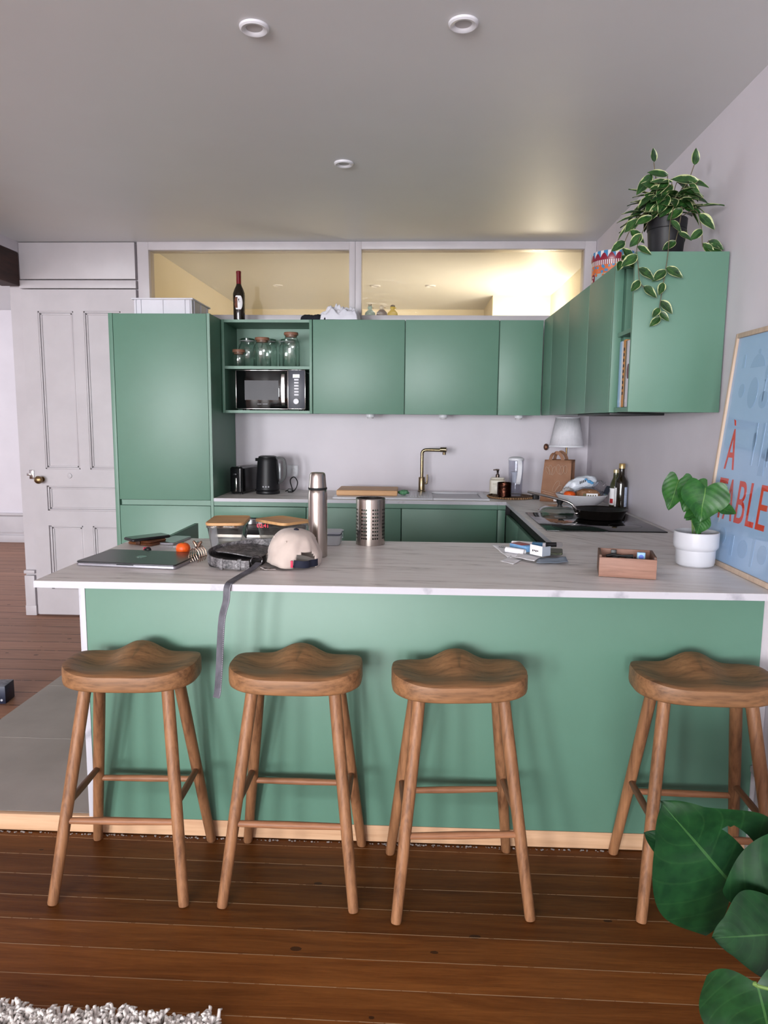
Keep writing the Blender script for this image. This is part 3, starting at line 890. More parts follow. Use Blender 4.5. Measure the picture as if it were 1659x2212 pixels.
# fruit mark on the lid, with its bite and leaf
pts = []
for i in range(40):
    a = 2 * PI * i / 40
    r = .0185 * (1 + .05 * math.cos(2 * a) - .10 * math.exp(-((a - PI / 2) / .30) ** 2) - .06 * math.exp(-((a - 3 * PI / 2) / .25) ** 2))
    x, y = r * math.cos(a), r * math.sin(a) * 1.05
    d = math.hypot(x - .0205, y - .002)
    if d < .0085: x -= (.0085 - d) * 1.0
    pts.append((x, y))
b = B(); b.prism(pts, .0166, .0169, M=Matrix.Translation((0, .0, 0)) @ Matrix.Rotation(PI, 4, 'Z'))
b.prism([(-.001, -.0215), (.003, -.0225), (.0065, -.027), (.0068, -.030), (.002, -.0285), (-.001, -.025)], .0166, .0169)
b.obj('lid_emblem', mat('emblem_silver', srgb(150, 154, 156), rough=.2, metal=1), lp, smooth=False)

# wallet and the phone on it
leather = mat('brown_leather', srgb(120, 74, 42), srgb(86, 48, 28), 26, rough=.45, bump=.4, bs=60)
wl = thing('wallet', 'brown leather wallet under the dark phone', 'wallet', (-1.055, 2.735, Z), -.42)
B().rbox(-.062, .062, -.048, .048, 0, .0105, .012, .004).obj('back_flap', leather, wl)
b = B().rbox(-.061, .060, -.047, .047, .0108, .0195, .012, .004); b.obj('front_flap', leather, wl)
B().box(-.012, .010, -.052, -.0465, .002, .018, .002).obj('fold_band', mat('dark_leather', srgb(70, 40, 26), rough=.5), wl)
scr_dark = mat('dark_screen', srgb(20, 24, 20), srgb(24, 28, 24), rough=.07, spec=.6)
ph = thing('phone', 'dark phone in a black case lying on the brown wallet', 'phone', (-1.055, 2.735, Z + .0202), -.72)
B().rbox(-.040, .040, -.082, .082, 0, .0105, .011, .003).obj('case', black_plastic, ph)
B().rbox(-.0365, .0365, -.0785, .0785, .0106, .0112, .009, .0002).obj('screen', scr_dark, ph)
ph = thing('phone', 'silver edged phone lying flat on the worktop', 'phone', (-.968, 2.795, Z), -.10)
B().rbox(-.0395, .0395, -.085, .085, 0, .009, .011, .0025).obj('body', lp_edge, ph)
B().rbox(-.0375, .0375, -.083, .083, .0091, .0096, .010, .0002).obj('screen', mat('grey_screen', srgb(70, 80, 82), srgb(74, 84, 86), rough=.06, spec=.6), ph)
# tester pen / syringe shaped tube
sy = thing('pipette', 'clear plastic pipette with a pink red cap behind the laptop', 'pipette', (-.99, 2.562, Z + .0095), .0)
ax = Vector((.145, .105, 0)).normalized()
P_ = lambda t, z=0: tuple(ax * t + Vector((0, 0, z)))
B().tube([P_(-.015), P_(-.014), P_(.008), P_(.009)], [.006, .009, .009, .008], 16).obj('cap', mat('pink_red_plastic', srgb(206, 50, 84), rough=.4), sy)
B().tube([P_(.0095), P_(.085), P_(.095)], [.0085, .0085, .004], 16).obj('barrel', clear_plastic, sy)
B().tube([P_(.0955), P_(.165, -.004)], [.0026, .002], 8).obj('plunger', white_plastic, sy)
ep = thing('earphones', 'small black earphone lying against the pipette', 'earphones', (-.966, 2.524, Z))
b = B(); b.ball((-.008, .004, .013), .012, .010, .012); b.tube([(-.012, 0, .007), (.0, -.006, .0055), (.018, -.004, .005), (.034, .002, .005)], [.006, .0055, .005, .004], 10)
b.obj('body', black_plastic, ep)
B().ball((-.0165, -.004, .017), .004).obj('bud_tip', dark_rubber, ep)
# mandarin
mo = thing('mandarin', 'small bright orange mandarin behind the laptop', 'fruit', (-.838, 2.512, Z))
prof = [(0, .001), (.010, .0), (.018, .006), (.0245, .016), (.0262, .024), (.0245, .034), (.018, .042), (.008, .0455), (.003, .0448), (0, .0442)]
B().lathe(prof, 28).obj('peel', orange_skin, mo, angle=80)
B().lathe([(0, .0443), (.004, .0447), (.003, .0468), (0, .0475)], 8).obj('stem_scar', stem_green, mo)
# hair clip
cl = thing('hair_clip', 'bronze metal claw hair clip beside the laptop corner', 'hair clip', (-.748, 2.395, Z), -.25)
cb = mat('rose_bronze', srgb(176, 146, 128), srgb(150, 122, 106), 40, rough=.25, metal=1)
for sgn in (-1, 1):
    b = B()
    for k in range(4):
        y = -.022 + k * .0148
        b.tube([(sgn * .004, y, .052), (sgn * .017, y, .040), (sgn * .022, y, .020), (sgn * .013, y, .0025)], [.0017, .0019, .0019, .0014], 8)
    b.tube([(sgn * .022, -.024, .020), (sgn * .022, .025, .020)], .0018, 8)
    b.obj('jaw', cb, cl)
    B().tube([(sgn * .003, 0, .0535), (sgn * .010, 0, .066), (sgn * .016, 0, .072)], [.006, .0055, .004], 10).obj('grip', cb, cl)
B().tube([(0, -.024, .053), (0, .026, .053)], .0035, 10).obj('hinge_spring', chrome, cl)
# tiny fork-like tool
tk = thing('small_key', 'tiny metal key lying left of the glass boxes', 'key', (-.862, 2.765, Z + .0022), 0)
B().tube([(-.006, .012, 0), (.030, -.060, 0)], .0019, 8).obj('shaft', mat('dark_metal', srgb(70, 62, 58), rough=.35, metal=1), tk)
B().lathe([(0, -.002), (.009, -.0015), (.009, .0015), (0, .002)], 16, c=(-.010, .020, .0)).obj('bow', chrome, tk)

# shoulder bag with strap
def grey_leather_mat():
    m, nt, b = base_mat('distressed_grey_leather')
    n1 = noise_node(nt, coords(nt), 34, 6, .7)
    n2 = noise_node(nt, coords(nt), 160, 3, .7)
    g = math_node(nt, 'MULTIPLY_ADD', n2, .45, math_node(nt, 'MULTIPLY', n1, .6))
    nt.links.new(ramp_node(nt, g, [(.40, srgb(34, 33, 35)), (.52, srgb(92, 88, 90)), (.68, srgb(156, 152, 154))]), b.inputs['Base Color'])
    b.inputs['Roughness'].default_value = .5
    bump_node(nt, n2, .3, .002, b)
    return m
dgrey = grey_leather_mat()
strap_m = mat('charcoal_strap_leather', srgb(72, 70, 78), srgb(102, 100, 110), 24, sc=(1, 1, .6), rough=.5, bump=.4, bs=90)
sbag = thing('shoulder_bag', 'grey and black leather shoulder bag with its strap hanging over the bar edge', 'bag', (-.60, 2.42, Z))
def bagp(x, y, z): return (x + .60, (y if y < 2.29 else 2.29 + (y - 2.29) * .62) - 2.42, z)       # room x, y, height over the bar
# flat pouch
b = B()
out = [(-.700, 2.335), (-.640, 2.292), (-.560, 2.300), (-.512, 2.350), (-.508, 2.480), (-.530, 2.615), (-.620, 2.600), (-.690, 2.500)]
def rnd(poly, n=2):
    for _ in range(n):
        q = []
        for i in range(len(poly)):
            p0, p1 = Vector(poly[i]), Vector(poly[(i + 1) % len(poly)])
            q += [tuple(p0.lerp(p1, .25)), tuple(p0.lerp(p1, .75))]
        poly = q
    return poly
ro = rnd(out)
cxy = Vector((-.60, 2.44))
def shrink(k, z, zf=None): return [bagp(*(cxy + (Vector(p) - cxy) * k), z if zf is None else zf(p)) for p in ro]
tilt = lambda p: .026 + (p[1] - 2.29) * .028
b.loft([shrink(.97, .001), shrink(1.0, .008), shrink(1.0, .02), shrink(.97, 0, lambda p: tilt(p) - .004), shrink(.90, 0, tilt)])
b.obj('pouch', mat('black_leather', srgb(30, 29, 30), srgb(40, 38, 40), 30, rough=.5, bump=.4, bs=80), sbag, angle=50)
b = B()
flap = rnd([(-.690, 2.475), (-.672, 2.40), (-.60, 2.345), (-.525, 2.345), (-.510, 2.40), (-.505, 2.50), (-.515, 2.62), (-.60, 2.60)])
b.loft([[bagp(x, y, .033 + (y - 2.29) * .028 + .008 * math.sin((x + .7) * 22)) for x, y in flap], [bagp(x, y, .0365 + (y - 2.29) * .028 + .008 * math.sin((x + .7) * 22)) for x, y in flap]])
b.obj('flap', dgrey, sbag, angle=40)
b = B()
for k, dz in enumerate((.012, .018, .024)):
    b.tube([bagp(-.690, 2.345, dz), bagp(-.640, 2.290, dz), bagp(-.56, 2.293, dz + .002), bagp(-.512, 2.345, dz + .006)], .0022, 6)
b.obj('pocket_edges', mat('black_leather'  , srgb(30, 29, 30)), sbag)
def smooth_path(pts, n=6):
    """Catmull-Rom"""
    pts = [Vector(p) for p in pts]; o = []
    for i in range(len(pts) - 1):
        p0 = pts[max(i - 1, 0)]; p1 = pts[i]; p2 = pts[i + 1]; p3 = pts[min(i + 2, len(pts) - 1)]
        for k in range(n):
            t = k / n
            o.append(.5 * ((2 * p1) + (p2 - p0) * t + (2 * p0 - 5 * p1 + 4 * p2 - p3) * t * t + (3 * p1 - p0 - 3 * p2 + p3) * t ** 3))
    o.append(pts[-1]); return o
loop = smooth_path([bagp(-.505, 2.66, .050), bagp(-.575, 2.64, .048), bagp(-.645, 2.585, .044), bagp(-.690, 2.49, .039), bagp(-.697, 2.385, .033), bagp(-.675, 2.300, .027), bagp(-.630, 2.262, .023), bagp(-.560, 2.252, .020), bagp(-.535, 2.258, .019)])
b = B(); b.band(loop, [(0, .0, 1)] * len(loop), .030, .0035); b.obj('strap_loop', dgrey, sbag)
for x, y in ((-.628, 2.2605), (-.566, 2.2525)):
    B().box(x + .60 - .006, x + .60 + .006, y - 2.42 - .006, y - 2.42 + .006, .002, .040, .002).obj('strap_keeper', dgrey, sbag)
b = B()
for i in range(20):
    a = 2 * PI * i / 20
tor = [(.018 * math.cos(2 * PI * i / 24), .0, .018 * math.sin(2 * PI * i / 24)) for i in range(25)]
b.tube([(-.535 + .60 + .018 + p[0] * .9, 2.285 - 2.42 + p[0] * .8, .028 + p[2]) for p in tor], .0022, 8)
b.obj('metal_ring', mat('gunmetal', srgb(96, 94, 96), rough=.3, metal=1), sbag)
tail = smooth_path([bagp(-.512, 2.300, .020), bagp(-.522, 2.250, .010), bagp(-.540, 2.19, .0035), bagp(-.549, 2.12, .003), bagp(-.552, 2.075, .003), bagp(-.556, 2.058, -.012), bagp(-.559, 2.056, -.05), bagp(-.571, 2.052, -.10), bagp(-.577, 2.050, -.17), bagp(-.582, 2.050, -.25), bagp(-.589, 2.050, -.33), bagp(-.5945, 2.050, -.352)])
b = B(); b.band(tail, [(1, .15, 0)] * len(tail), .021, .003); b.obj('strap_tail', strap_m, sbag)
b = B()
for s_ in (-.0088, .0088):
    for i in range(26, len(tail) - 2):
        for k in (0, .5):
            p = Vector(tail[i]).lerp(Vector(tail[i + 1]), k)
            b.box(p.x + s_ - .0006, p.x + s_ + .0006, p.y - .0022, p.y - .0015, p.z - .0016, p.z + .0016)
b.obj('stitching', mat('pale_thread', srgb(176, 174, 182), rough=.7), sbag)

# cap
cream_cloth = mat('cream_cotton', srgb(206, 190, 180), srgb(194, 177, 168), 8, rough=.85, bump=.25, bs=26, sheen=.2)
navy = mat('navy_webbing', srgb(22, 26, 44), srgb(28, 32, 52), 80, rough=.8)
cp = thing('baseball_cap', 'cream baseball cap with navy back strap in front of the steel flask', 'cap', (-.408, 2.372, Z + .0075), 0)
Mt = Matrix.Rotation(.10, 4, 'Y') @ Matrix.Rotation(.05, 4, 'X')
OPEN = math.atan2(-.78, .62)          # the strap opening looks front right
def cap_pt(a, t, off=0):
    """a azimuth, t 0 at rim .. 1 at crown"""
    rx, ry, h = .092 + off, .100 + off, .112 + off
    e = t * PI / 2
    rr = math.cos(e) ** .62
    da = (a - OPEN + PI) % (2 * PI) - PI
    front = math.cos(da)
    z = h * math.sin(e) ** .95 * (1 - .05 * front * (1 - t))
    seam = abs(math.sin(3 * (a - OPEN)))
    k = 1 + .012 * min(1, seam * 3) - .012
    wr = mnoise.noise(Vector((math.cos(a) * 2.2, math.sin(a) * 2.2, t * 3.0))) * .010 * (1 - t * .6) + mnoise.noise(Vector((math.cos(a) * 5, math.sin(a) * 5, t * 6.0 + 3))) * .0035 * (1 - t)
    return Vector(((rx * rr * k + wr) * math.cos(a), (ry * rr * k + wr) * math.sin(a), z + .004))
b = B(); NA, NT = 72, 18
grid = [[b.bm.verts.new(Mt @ cap_pt(2 * PI * i / NA, j / NT)) for i in range(NA)] for j in range(NT)]
top = b.bm.verts.new(Mt @ cap_pt(0, 1))
for j in range(NT - 1):
    for i in range(NA):
        a = 2 * PI * (i + .5) / NA
        da = (a - OPEN + PI) % (2 * PI) - PI
        if abs(da) < .50 and (j + .5) / NT < .36 * math.sqrt(max(0, 1 - (da / .52) ** 2)): continue
        k = (i + 1) % NA
        b.bm.faces.new((grid[j][i], grid[j][k], grid[j + 1][k], grid[j + 1][i]))
for i in range(NA): b.bm.faces.new((grid[-1][i], grid[-1][(i + 1) % NA], top))
loose = [v for v in b.bm.verts if not v.link_faces]
bmesh.ops.delete(b.bm, geom=loose, context='VERTS')
o = b.obj('crown', cream_cloth, cp, angle=60)
sm = o.modifiers.new('cloth', 'SOLIDIFY'); sm.thickness = .0025; sm.offset = -1
arc = [Mt @ (cap_pt(OPEN + d, .02, -.001) + Vector((0, 0, .012))) for d in [(-.60 + 1.2 * i / 16) for i in range(17)]]
b = B(); b.band(arc, [(0, 0, 1)] * len(arc), .024, .002); b.obj('back_strap', navy, cp)
q = Mt @ (cap_pt(OPEN - .56, .02, .002) + Vector((0, 0, .012)))
B().box(q.x - .004, q.x + .004, q.y - .003, q.y + .001, q.z - .011, q.z + .012, .001).obj('red_tag', mat('red_label', srgb(206, 48, 84), rough=.6), cp)['label'] = 'small pink red tag'
B().lathe([(0, -.002), (.009, -.001), (.0085, .003), (.004, .0055), (0, .006)], 20, M=Mt @ Matrix.Translation((0, 0, .1155))).obj('top_button', navy, cp)
for d in (-.95, 1.35, -1.9):
    p = Mt @ cap_pt(OPEN + d, .52, .0015)
    B().ball(tuple(p), .0035, seg=10, rings=6).obj('eyelet', cream_cloth, cp)
bill = []
bd = OPEN + PI
b = B()
n = 20; r0, r1 = [], []
for i in range(n + 1):
    d = -.85 + 1.7 * i / n
    base = cap_pt(bd + d, 0.03, -.002)
    ext = .072 * math.cos(d * 1.05) ** .8
    r0.append(Mt @ base); r1.append(Mt @ (base + Vector((math.cos(bd) * ext, math.sin(bd) * ext, -.006 * math.cos(d)))))
th = Vector((0, 0, .004))
vs = [[b.bm.verts.new(p) for p in L_] for L_ in (r0, r1, [p + th for p in r1], [p + th for p in r0])]
for a in range(4):
    for i in range(n):
        b.bm.faces.new((vs[a][i], vs[a][i + 1], vs[(a + 1) % 4][i + 1], vs[(a + 1) % 4][i]))
b.obj('bill', cream_cloth, cp, angle=50)
# metal clasp poking out under the cap
ck = thing('metal_clasp', 'small silver metal clasp poking out under the cream cap', 'clasp', (-.482, 2.272, Z), -.15)
b = B(); b.tube([(-.018, 0, .003), (-.016, -.006, .010), (.0, -.006, .0035), (.018, 0, .003), (.030, .008, .003)], .0022, 8); b.obj('wire_hook', chrome, ck)
b = B(); b.rbox(-.014, .012, -.001, .014, .0005, .006, .003, .001); b.obj('plate', chrome, ck)

# steel vacuum flask
fl = thing('vacuum_flask', 'tall brushed steel vacuum flask with a black ring behind the cap', 'flask', (-.345, 2.53, Z))
B().lathe([(0, 0), (.032, 0), (.0345, .003), (.0348, .20), (.0345, .228), (.0330, .243), (.031, .246), (0, .246)], 48).obj('body', steel, fl)
B().lathe([(0, .2462), (.0338, .2462), (.0342, .2495), (.0338, .253), (0, .253)], 40).obj('seal_ring', dark_rubber, fl)
B().lathe([(0, .2532), (.0320, .2532), (.0318, .258), (.0295, .285), (.0288, .297), (.0262, .3045), (.021, .3075), (0, .308)], 48).obj('cup_lid', steel, fl)

# perforated steel utensil pot
up = thing('utensil_holder', 'empty perforated stainless steel utensil pot in the middle of the bar', 'utensil holder', (-.170, 2.812, Z))
def perforated(b, R, h, radii):
    rows, cols = 9, 40
    z0, z1 = .022, .150
    dz = (z1 - z0) / rows
    def P(a, z, r): return (r * math.cos(a), r * math.sin(a), z)
    for r in radii:
        for c in range(cols):
            a0, a1 = 2 * PI * c / cols, 2 * PI * (c + 1) / cols
            am = (a0 + a1) / 2
            hole_col = (c % 5) != 4 or False
            b.add([P(a0, 0, r), P(a1, 0, r), P(a1, z0, r), P(a0, z0, r)], [(0, 1, 2, 3)])
            b.add([P(a0, z1, r), P(a1, z1, r), P(a1, h, r), P(a0, h, r)], [(0, 1, 2, 3)])
            blank = (c % 10) in (0, 9, 5, 4)
            for k in range(rows):
                q0, q1 = z0 + k * dz, z0 + (k + 1) * dz; qm = (q0 + q1) / 2
                if blank:
                    b.add([P(a0, q0, r), P(a1, q0, r), P(a1, q1, r), P(a0, q1, r)], [(0, 1, 2, 3)]); continue
                outer = [P(a0, q0, r), P(am, q0, r), P(a1, q0, r), P(a1, qm, r), P(a1, q1, r), P(am, q1, r), P(a0, q1, r), P(a0, qm, r)]
                hr = .0036; inner = []
                for t in range(8):
                    an = -3 * PI / 4 + t * PI / 4
                    inner.append(P(am + hr * math.cos(an) / R, qm + hr * math.sin(an), r))
                b.add(outer + inner, [(t, (t + 1) % 8, 8 + (t + 1) % 8, 8 + t) for t in range(8)])
for nm_, r_, m_ in (('body', .0585, steel), ('inner_wall', .0575, mat('shaded_inner_steel', srgb(62, 58, 55), srgb(54, 50, 48), 40, rough=.5, metal=.6))):  # inner wall is the same steel, its colour darkened for the shade inside
    b = B(); perforated(b, .0585, .1845, (r_,))
    bmesh.ops.remove_doubles(b.bm, verts=b.bm.verts[:], dist=.00005)
    b.obj(nm_, m_, up, angle=25)
B().lathe([(.0575, .1845), (.0575, .184), (.0592, .1835), (.0598, .1858), (.0585, .1872), (.0572, .186), (.0575, .1845)], 48).obj('rim', chrome, up)
B().lathe([(0, .001), (.0570, .001), (.0570, .0035), (0, .0035)], 40).obj('base_plate', MATS['shaded_inner_steel'], up)  # inside shade in its colour too

# glass food boxes with bamboo lids
def glass_box(lab, loc, rz, L_, W_, H_):
    t = thing('food_box', lab, 'food container', loc, rz, 'glass food boxes')
    def ring(hx, hy, z, rad, seg=6):
        r_ = []
        for q, (sx, sy) in enumerate(((1, 1), (-1, 1), (-1, -1), (1, -1))):
            for i in range(seg + 1):
                a = q * PI / 2 + i / seg * PI / 2
                r_.append((sx * (hx - rad) + rad * math.cos(a), sy * (hy - rad) + rad * math.sin(a), z))
        return r_
    kx, ky = W_ / 2, L_ / 2
    b = B()
    b.loft([ring(kx * .74, ky * .78, .0, .018), ring(kx * .78, ky * .82, .004, .020), ring(kx * .94, ky * .955, H_ - .008, .024), ring(kx * 1.0, ky * 1.0, H_ - .006, .026), ring(kx, ky, H_, .026),
            ring(kx * .95, ky * .96, H_, .022), ring(kx * .90, ky * .925, H_ - .010, .020), ring(kx * .74, ky * .78, .010, .016), ring(kx * .66, ky * .70, .006, .014)])
    b.obj('glass_bowl', thin_glass_mat('food_box_glass', (.96, .975, .97, 1), (.62, .70, .66, 1), 3.0) if 'food_box_glass' not in MATS else MATS['food_box_glass'], t, angle=50)
    B().loft([ring(kx * .93, ky * .945, H_ - .004, .022), ring(kx * .93, ky * .945, H_ + .0022, .022)]).obj('seal', clear_plastic, t)
    B().loft([ring(kx * 1.0, ky * 1.0, H_ + .0025, .026), ring(kx * 1.02, ky * 1.015, H_ + .0045, .027), ring(kx * 1.02, ky * 1.015, H_ + .0115, .027), ring(kx * 1.0, ky * 1.0, H_ + .0135, .026), ring(kx * .94, ky * .955, H_ + .0125, .023)]).obj('bamboo_lid', bamboo, t)
    return t
glass_box('glass food box with bamboo lid behind the grey shoulder bag', (-.712, 2.680, Z), .10, .215, .142, .098)
glass_box('glass food box with bamboo lid turned cornerwise behind the cream cap', (-.516, 2.752, Z), .86, .190, .142, .090)
# clip-lid plastic box
pb = thing('plastic_box', 'small clear plastic clip box half hidden behind the steel flask', 'food container', (-.345, 2.798, Z))
B().rbox(-.056, .056, -.048, .048, .001, .041, .016, .003, top_scale=1.06).obj('tub', mat('milky_plastic', srgb(206, 206, 210), rough=.3, trans=.5, ior=1.3), pb)
B().rbox(-.062, .062, -.053, .053, .0415, .0455, .017, .001).obj('seal', mat('slate_silicone', srgb(70, 74, 88), rough=.6), pb)
B().rbox(-.062, .062, -.053, .053, .0458, .054, .017, .003).obj('lid', mat('frosted_lid', srgb(196, 198, 206), rough=.3, trans=.4, ior=1.3), pb)
B().box(.0625, .068, -.022, .022, .028, .0555, .002).obj('clip', clear_plastic, pb)

# paper slips and small packets
def sheet(name, lab, cat, pts, z, m, crease=.006, group=None):
    """a creased slip of paper over 4 corners, given on the bar top"""
    cx = sum(p[0] for p in pts) / 4; cy = sum(p[1] for p in pts) / 4
    b = B(); n = 8
    top = []
    for j in range(n + 1):
        row = []
        for i in range(n + 1):
            u, v = i / n, j / n
            p = (Vector(pts[0]) * (1 - u) + Vector(pts[1]) * u) * (1 - v) + (Vector(pts[3]) * (1 - u) + Vector(pts[2]) * u) * v
            h = .0006 + crease * max(0, mnoise.noise(Vector((p.x * 22, p.y * 14, z * 90))) + .25)
            row.append(b.bm.verts.new((p.x - cx, p.y - cy, h)))
        top.append(row)
    for j in range(n):
        for i in range(n): b.bm.faces.new((top[j][i], top[j][i + 1], top[j + 1][i + 1], top[j + 1][i]))
    o = b.obj(name, m, None, angle=60); o.location = (cx, cy, Z + z)
    s_ = o.modifiers.new('thickness', 'SOLIDIFY'); s_.thickness = .0004; s_.offset = 1
    return tag(o, lab, cat, group)
s1 = sheet('paper_slip', 'white paper slip with dark print at the left of the paper heap', 'paper', [(.350, 2.535), (.412, 2.60), (.395, 2.775), (.316, 2.83)], 0, paper_white, .005)
b = B()
for k in range(7):
    b.tube([(-.030 + k * .0075, .060 - k * .004, .0062), (-.027 + k * .0075, .068 - k * .004 + (k % 3) * .003, .0064), (-.024 + k * .0075, .058 - k * .004, .0062)], .0009, 5)
b.obj('handwriting', ink, s1)
sheet('receipt', 'crumpled white receipt at the front of the paper heap', 'receipt', [(.312, 2.485), (.350, 2.425), (.395, 2.515), (.362, 2.58)], .001, paper_white, .006)
sheet('receipt', 'long curled white receipt under the folded card', 'receipt', [(.365, 2.50), (.425, 2.44), (.47, 2.55), (.40, 2.62)], .0085, paper_white, .006)
sheet('envelope', 'blue grey paper bag lying flat at the right of the paper heap', 'envelope', [(.432, 2.435), (.548, 2.462), (.556, 2.545), (.455, 2.545)], .0045, mat('blue_grey_paper', srgb(150, 162, 176), srgb(132, 144, 160), 16, rough=.6), .007)
tr = thing('paper_roll', 'small white rolled paper slip on the paper heap', 'paper', (.385, 2.62, Z + .0155), -.7)
b = B(); b.tube([(-.040, 0, 0), (.040, 0, 0)], .0105, 16, caps=False); b.tube([(.040, 0, .001), (-.040, 0, .001)], .0065, 14, caps=False); b.obj('rolled_slip', paper_white, tr)
bb = thing('small_box', 'small blue and red cardboard box in the paper heap', 'box', (.418, 2.660, Z + .012), -.98)
blue_card = mat('blue_card', srgb(104, 150, 196), srgb(120, 166, 208), 18, rough=.45)
B().box(-.046, .046, -.024, .024, 0, .022, .001).obj('carton', blue_card, bb)
B().box(-.0455, .02, -.0235, .0235, .0215, .0226, .0002).obj('red_panel', mat('brick_red_card', srgb(168, 84, 82), rough=.45), bb)
fc = thing('folded_card', 'white folded card standing at the front of the paper heap', 'card', (.447, 2.535, Z + .016), -.95)
B().box(-.030, .030, -.0008, .0008, 0, .036).obj('front_leaf', paper_white, fc)
B().box(.0302, .0318, 0, .040, 0, .034).obj('back_leaf', mat('grey_card', srgb(160, 168, 178), rough=.6), fc)
b = B()
for k in range(4): b.box(-.018 + k * .008, -.013 + k * .008, -.0013, -.0009, .012 + (k % 2) * .002, .019)
b.obj('print', ink, fc)
lb = thing('carton_strip', 'long white and blue carton lying at the back of the paper heap', 'box', (.452, 2.735, Z + .012), -.30)
B().box(-.065, .065, -.012, .012, 0, .018, .001).obj('carton', paper_white, lb)
B().box(.015, .055, -.0125, .0125, .004, .0186, .0002).obj('blue_panel', mat('petrol_card', srgb(60, 122, 164), rough=.45), lb)
sw = thing('snack_packet', 'dark green seaweed packet at the right of the paper heap', 'packet', (.522, 2.612, Z + .013), -.2)
b = B(); b.rbox(-.036, .036, -.050, .050, 0, .008, .006, .003); b.obj('pouch', mat('seaweed_print', srgb(84, 88, 66), srgb(44, 48, 34), 60, rough=.3, bump=.4, bs=40), sw)
mk = thing('marker', 'black marker with a clear cap on the paper heap', 'marker', (.540, 2.742, Z + .020), .05)
B().tube([(-.040, 0, 0), (.020, 0, 0)], .0095, 16).obj('barrel', black_plastic, mk)
B().tube([(.0205, 0, 0), (.040, 0, 0), (.044, 0, 0)], [.010, .010, .007], 16).obj('cap', clear_plastic, mk)

# wooden tray box with odds and ends
wb = thing('wooden_box', 'small open wooden box with gadgets on the breakfast bar', 'box', (.7035, 2.318, Z), -.215)
hx, hy, hh, tt = .0875, .074, .070, .008
B().box(-hx, hx, -hy, -hy + tt, .001, hh - .006, .001).obj('front_board', box_wood, wb)
B().box(-hx, hx, hy - tt, hy, .001, hh, .001).obj('back_board', box_wood, wb)
side_w = wood_mat('walnut_box_side', srgb(112, 82, 66), srgb(84, 60, 48), 'Y', 30, .08, .55)
for s_ in (-1, 1): B().box(min(s_ * hx, s_ * (hx - tt)), max(s_ * hx, s_ * (hx - tt)), -hy + tt + .0003, hy - tt - .0003, .001, hh + .001, .001).obj('side_board', side_w, wb)
B().box(-hx + tt, hx - tt, -hy + tt, hy - tt, .001, .005).obj('bottom_board', box_wood, wb)
M_ = Matrix.Rotation(-.215, 4, 'Z')
def inbox(x, y, z): 
    p = M_ @ Vector((x, y, 0)); return (.7035 + p.x, 2.318 + p.y, Z + z)
g1 = thing('glasses_case', 'dark sunglasses lying in the wooden box', 'glasses', inbox(-.012, .010, .0055), -.25)
b = B(); b.tube([(-.050, 0, .048), (-.03, .004, .052), (.0, .004, .050), (.035, .002, .052)], [.005, .006, .004, .006], 10); b.obj('frame', black_plastic, g1)
b = B(); b.ball((-.022, -.008, .034), .022, .004, .017); b.ball((.022, -.008, .034), .022, .004, .017); b.obj('lenses', black_gloss, g1)
b = B(); b.tube([(-.046, .002, .048), (-.050, .022, .030), (-.048, .038, .003)], .0032, 8); b.tube([(.040, .002, .048), (.044, .022, .030), (.042, .038, .003)], .0032, 8); b.obj('temples', black_plastic, g1)
B().box(-.036, -.018, .010, .020, .045, .068, .001).obj('strap_buckle', black_plastic, g1)
g2 = thing('blue_gadget', 'pale blue square gadget with a round button in the wooden box', 'gadget', inbox(.045, -.012, .0055), -.25)
b = B(); b.rbox(-.013, .013, -.005, .005, 0, .070, .004, .001); b.obj('body', mat('pale_blue_plastic', srgb(156, 198, 230), rough=.4), g2)
b = B(); b.lathe([(0, 0), (.0075, 0), (.0075, .001), (0, .0012)], 24, M=Matrix.Translation((0, -.005, .056)) @ Matrix.Rotation(PI / 2, 4, 'X')); b.obj('button', mat('blue_button', srgb(96, 120, 214), rough=.4), g2)

# ================================================================== ON THE BACK WORKTOP
# toaster
to = thing('toaster', 'black narrow toaster beside the tall cabinet', 'toaster', (-1.150, 4.765, Z), -.19)
B().rbox(-.046, .046, -.140, .140, .008, .182, .020, .010).obj('housing', mat('glossy_black', srgb(16, 16, 18), srgb(20, 20, 22), rough=.15, spec=.55), to)
B().box(-.017, .017, -.110, .110, .1815, .1835, .0005).obj('slot', mat('slot_metal', srgb(120, 116, 114), rough=.35, metal=1), to)
B().box(-.006, .006, -.1425, -.1395, .02, .110, .001).obj('lever_track', chrome, to)
B().box(-.014, .014, -.158, -.141, .128, .142, .003).obj('lever', black_plastic, to)
b = B()
for sx in (-.032, .032):
    for sy in (-.12, .12): b.lathe([(0, 0), (.008, 0), (.008, .009), (0, .009)], 12, c=(sx, sy, 0))
b.obj('feet', dark_rubber, to)
# kettle
ke = thing('kettle', 'matt black electric kettle right of the toaster', 'kettle', (-.980, 4.715, Z))
B().lathe([(0, 0), (.078, 0), (.080, .004), (.079, .018), (.074, .022), (0, .022)], 40).obj('base', black_plastic, ke)
B().lathe([(0, .0225), (.074, .0225), (.079, .030), (.078, .06), (.073, .15), (.068, .215), (.066, .236), (.064, .240), (0, .240)], 44).obj('body', mat('matt_black', srgb(22, 22, 25), srgb(26, 26, 29), rough=.42, spec=.35), ke)
B().lathe([(0, .2405), (.062, .2405), (.060, .250), (.045, .2555), (0, .257)], 40).obj('lid', black_plastic, ke)
b = B(); b.prism([(-.058, -.016), (-.082, -.003), (-.084, .0), (-.082, .003), (-.058, .016)], .218, .2385); b.obj('spout', black_plastic, ke)
hp = smooth_path([(.055, -.005, .238), (.085, -.008, .240), (.112, -.010, .225), (.119, -.012, .17), (.115, -.012, .115), (.095, -.010, .085), (.070, -.006, .070)], 5)
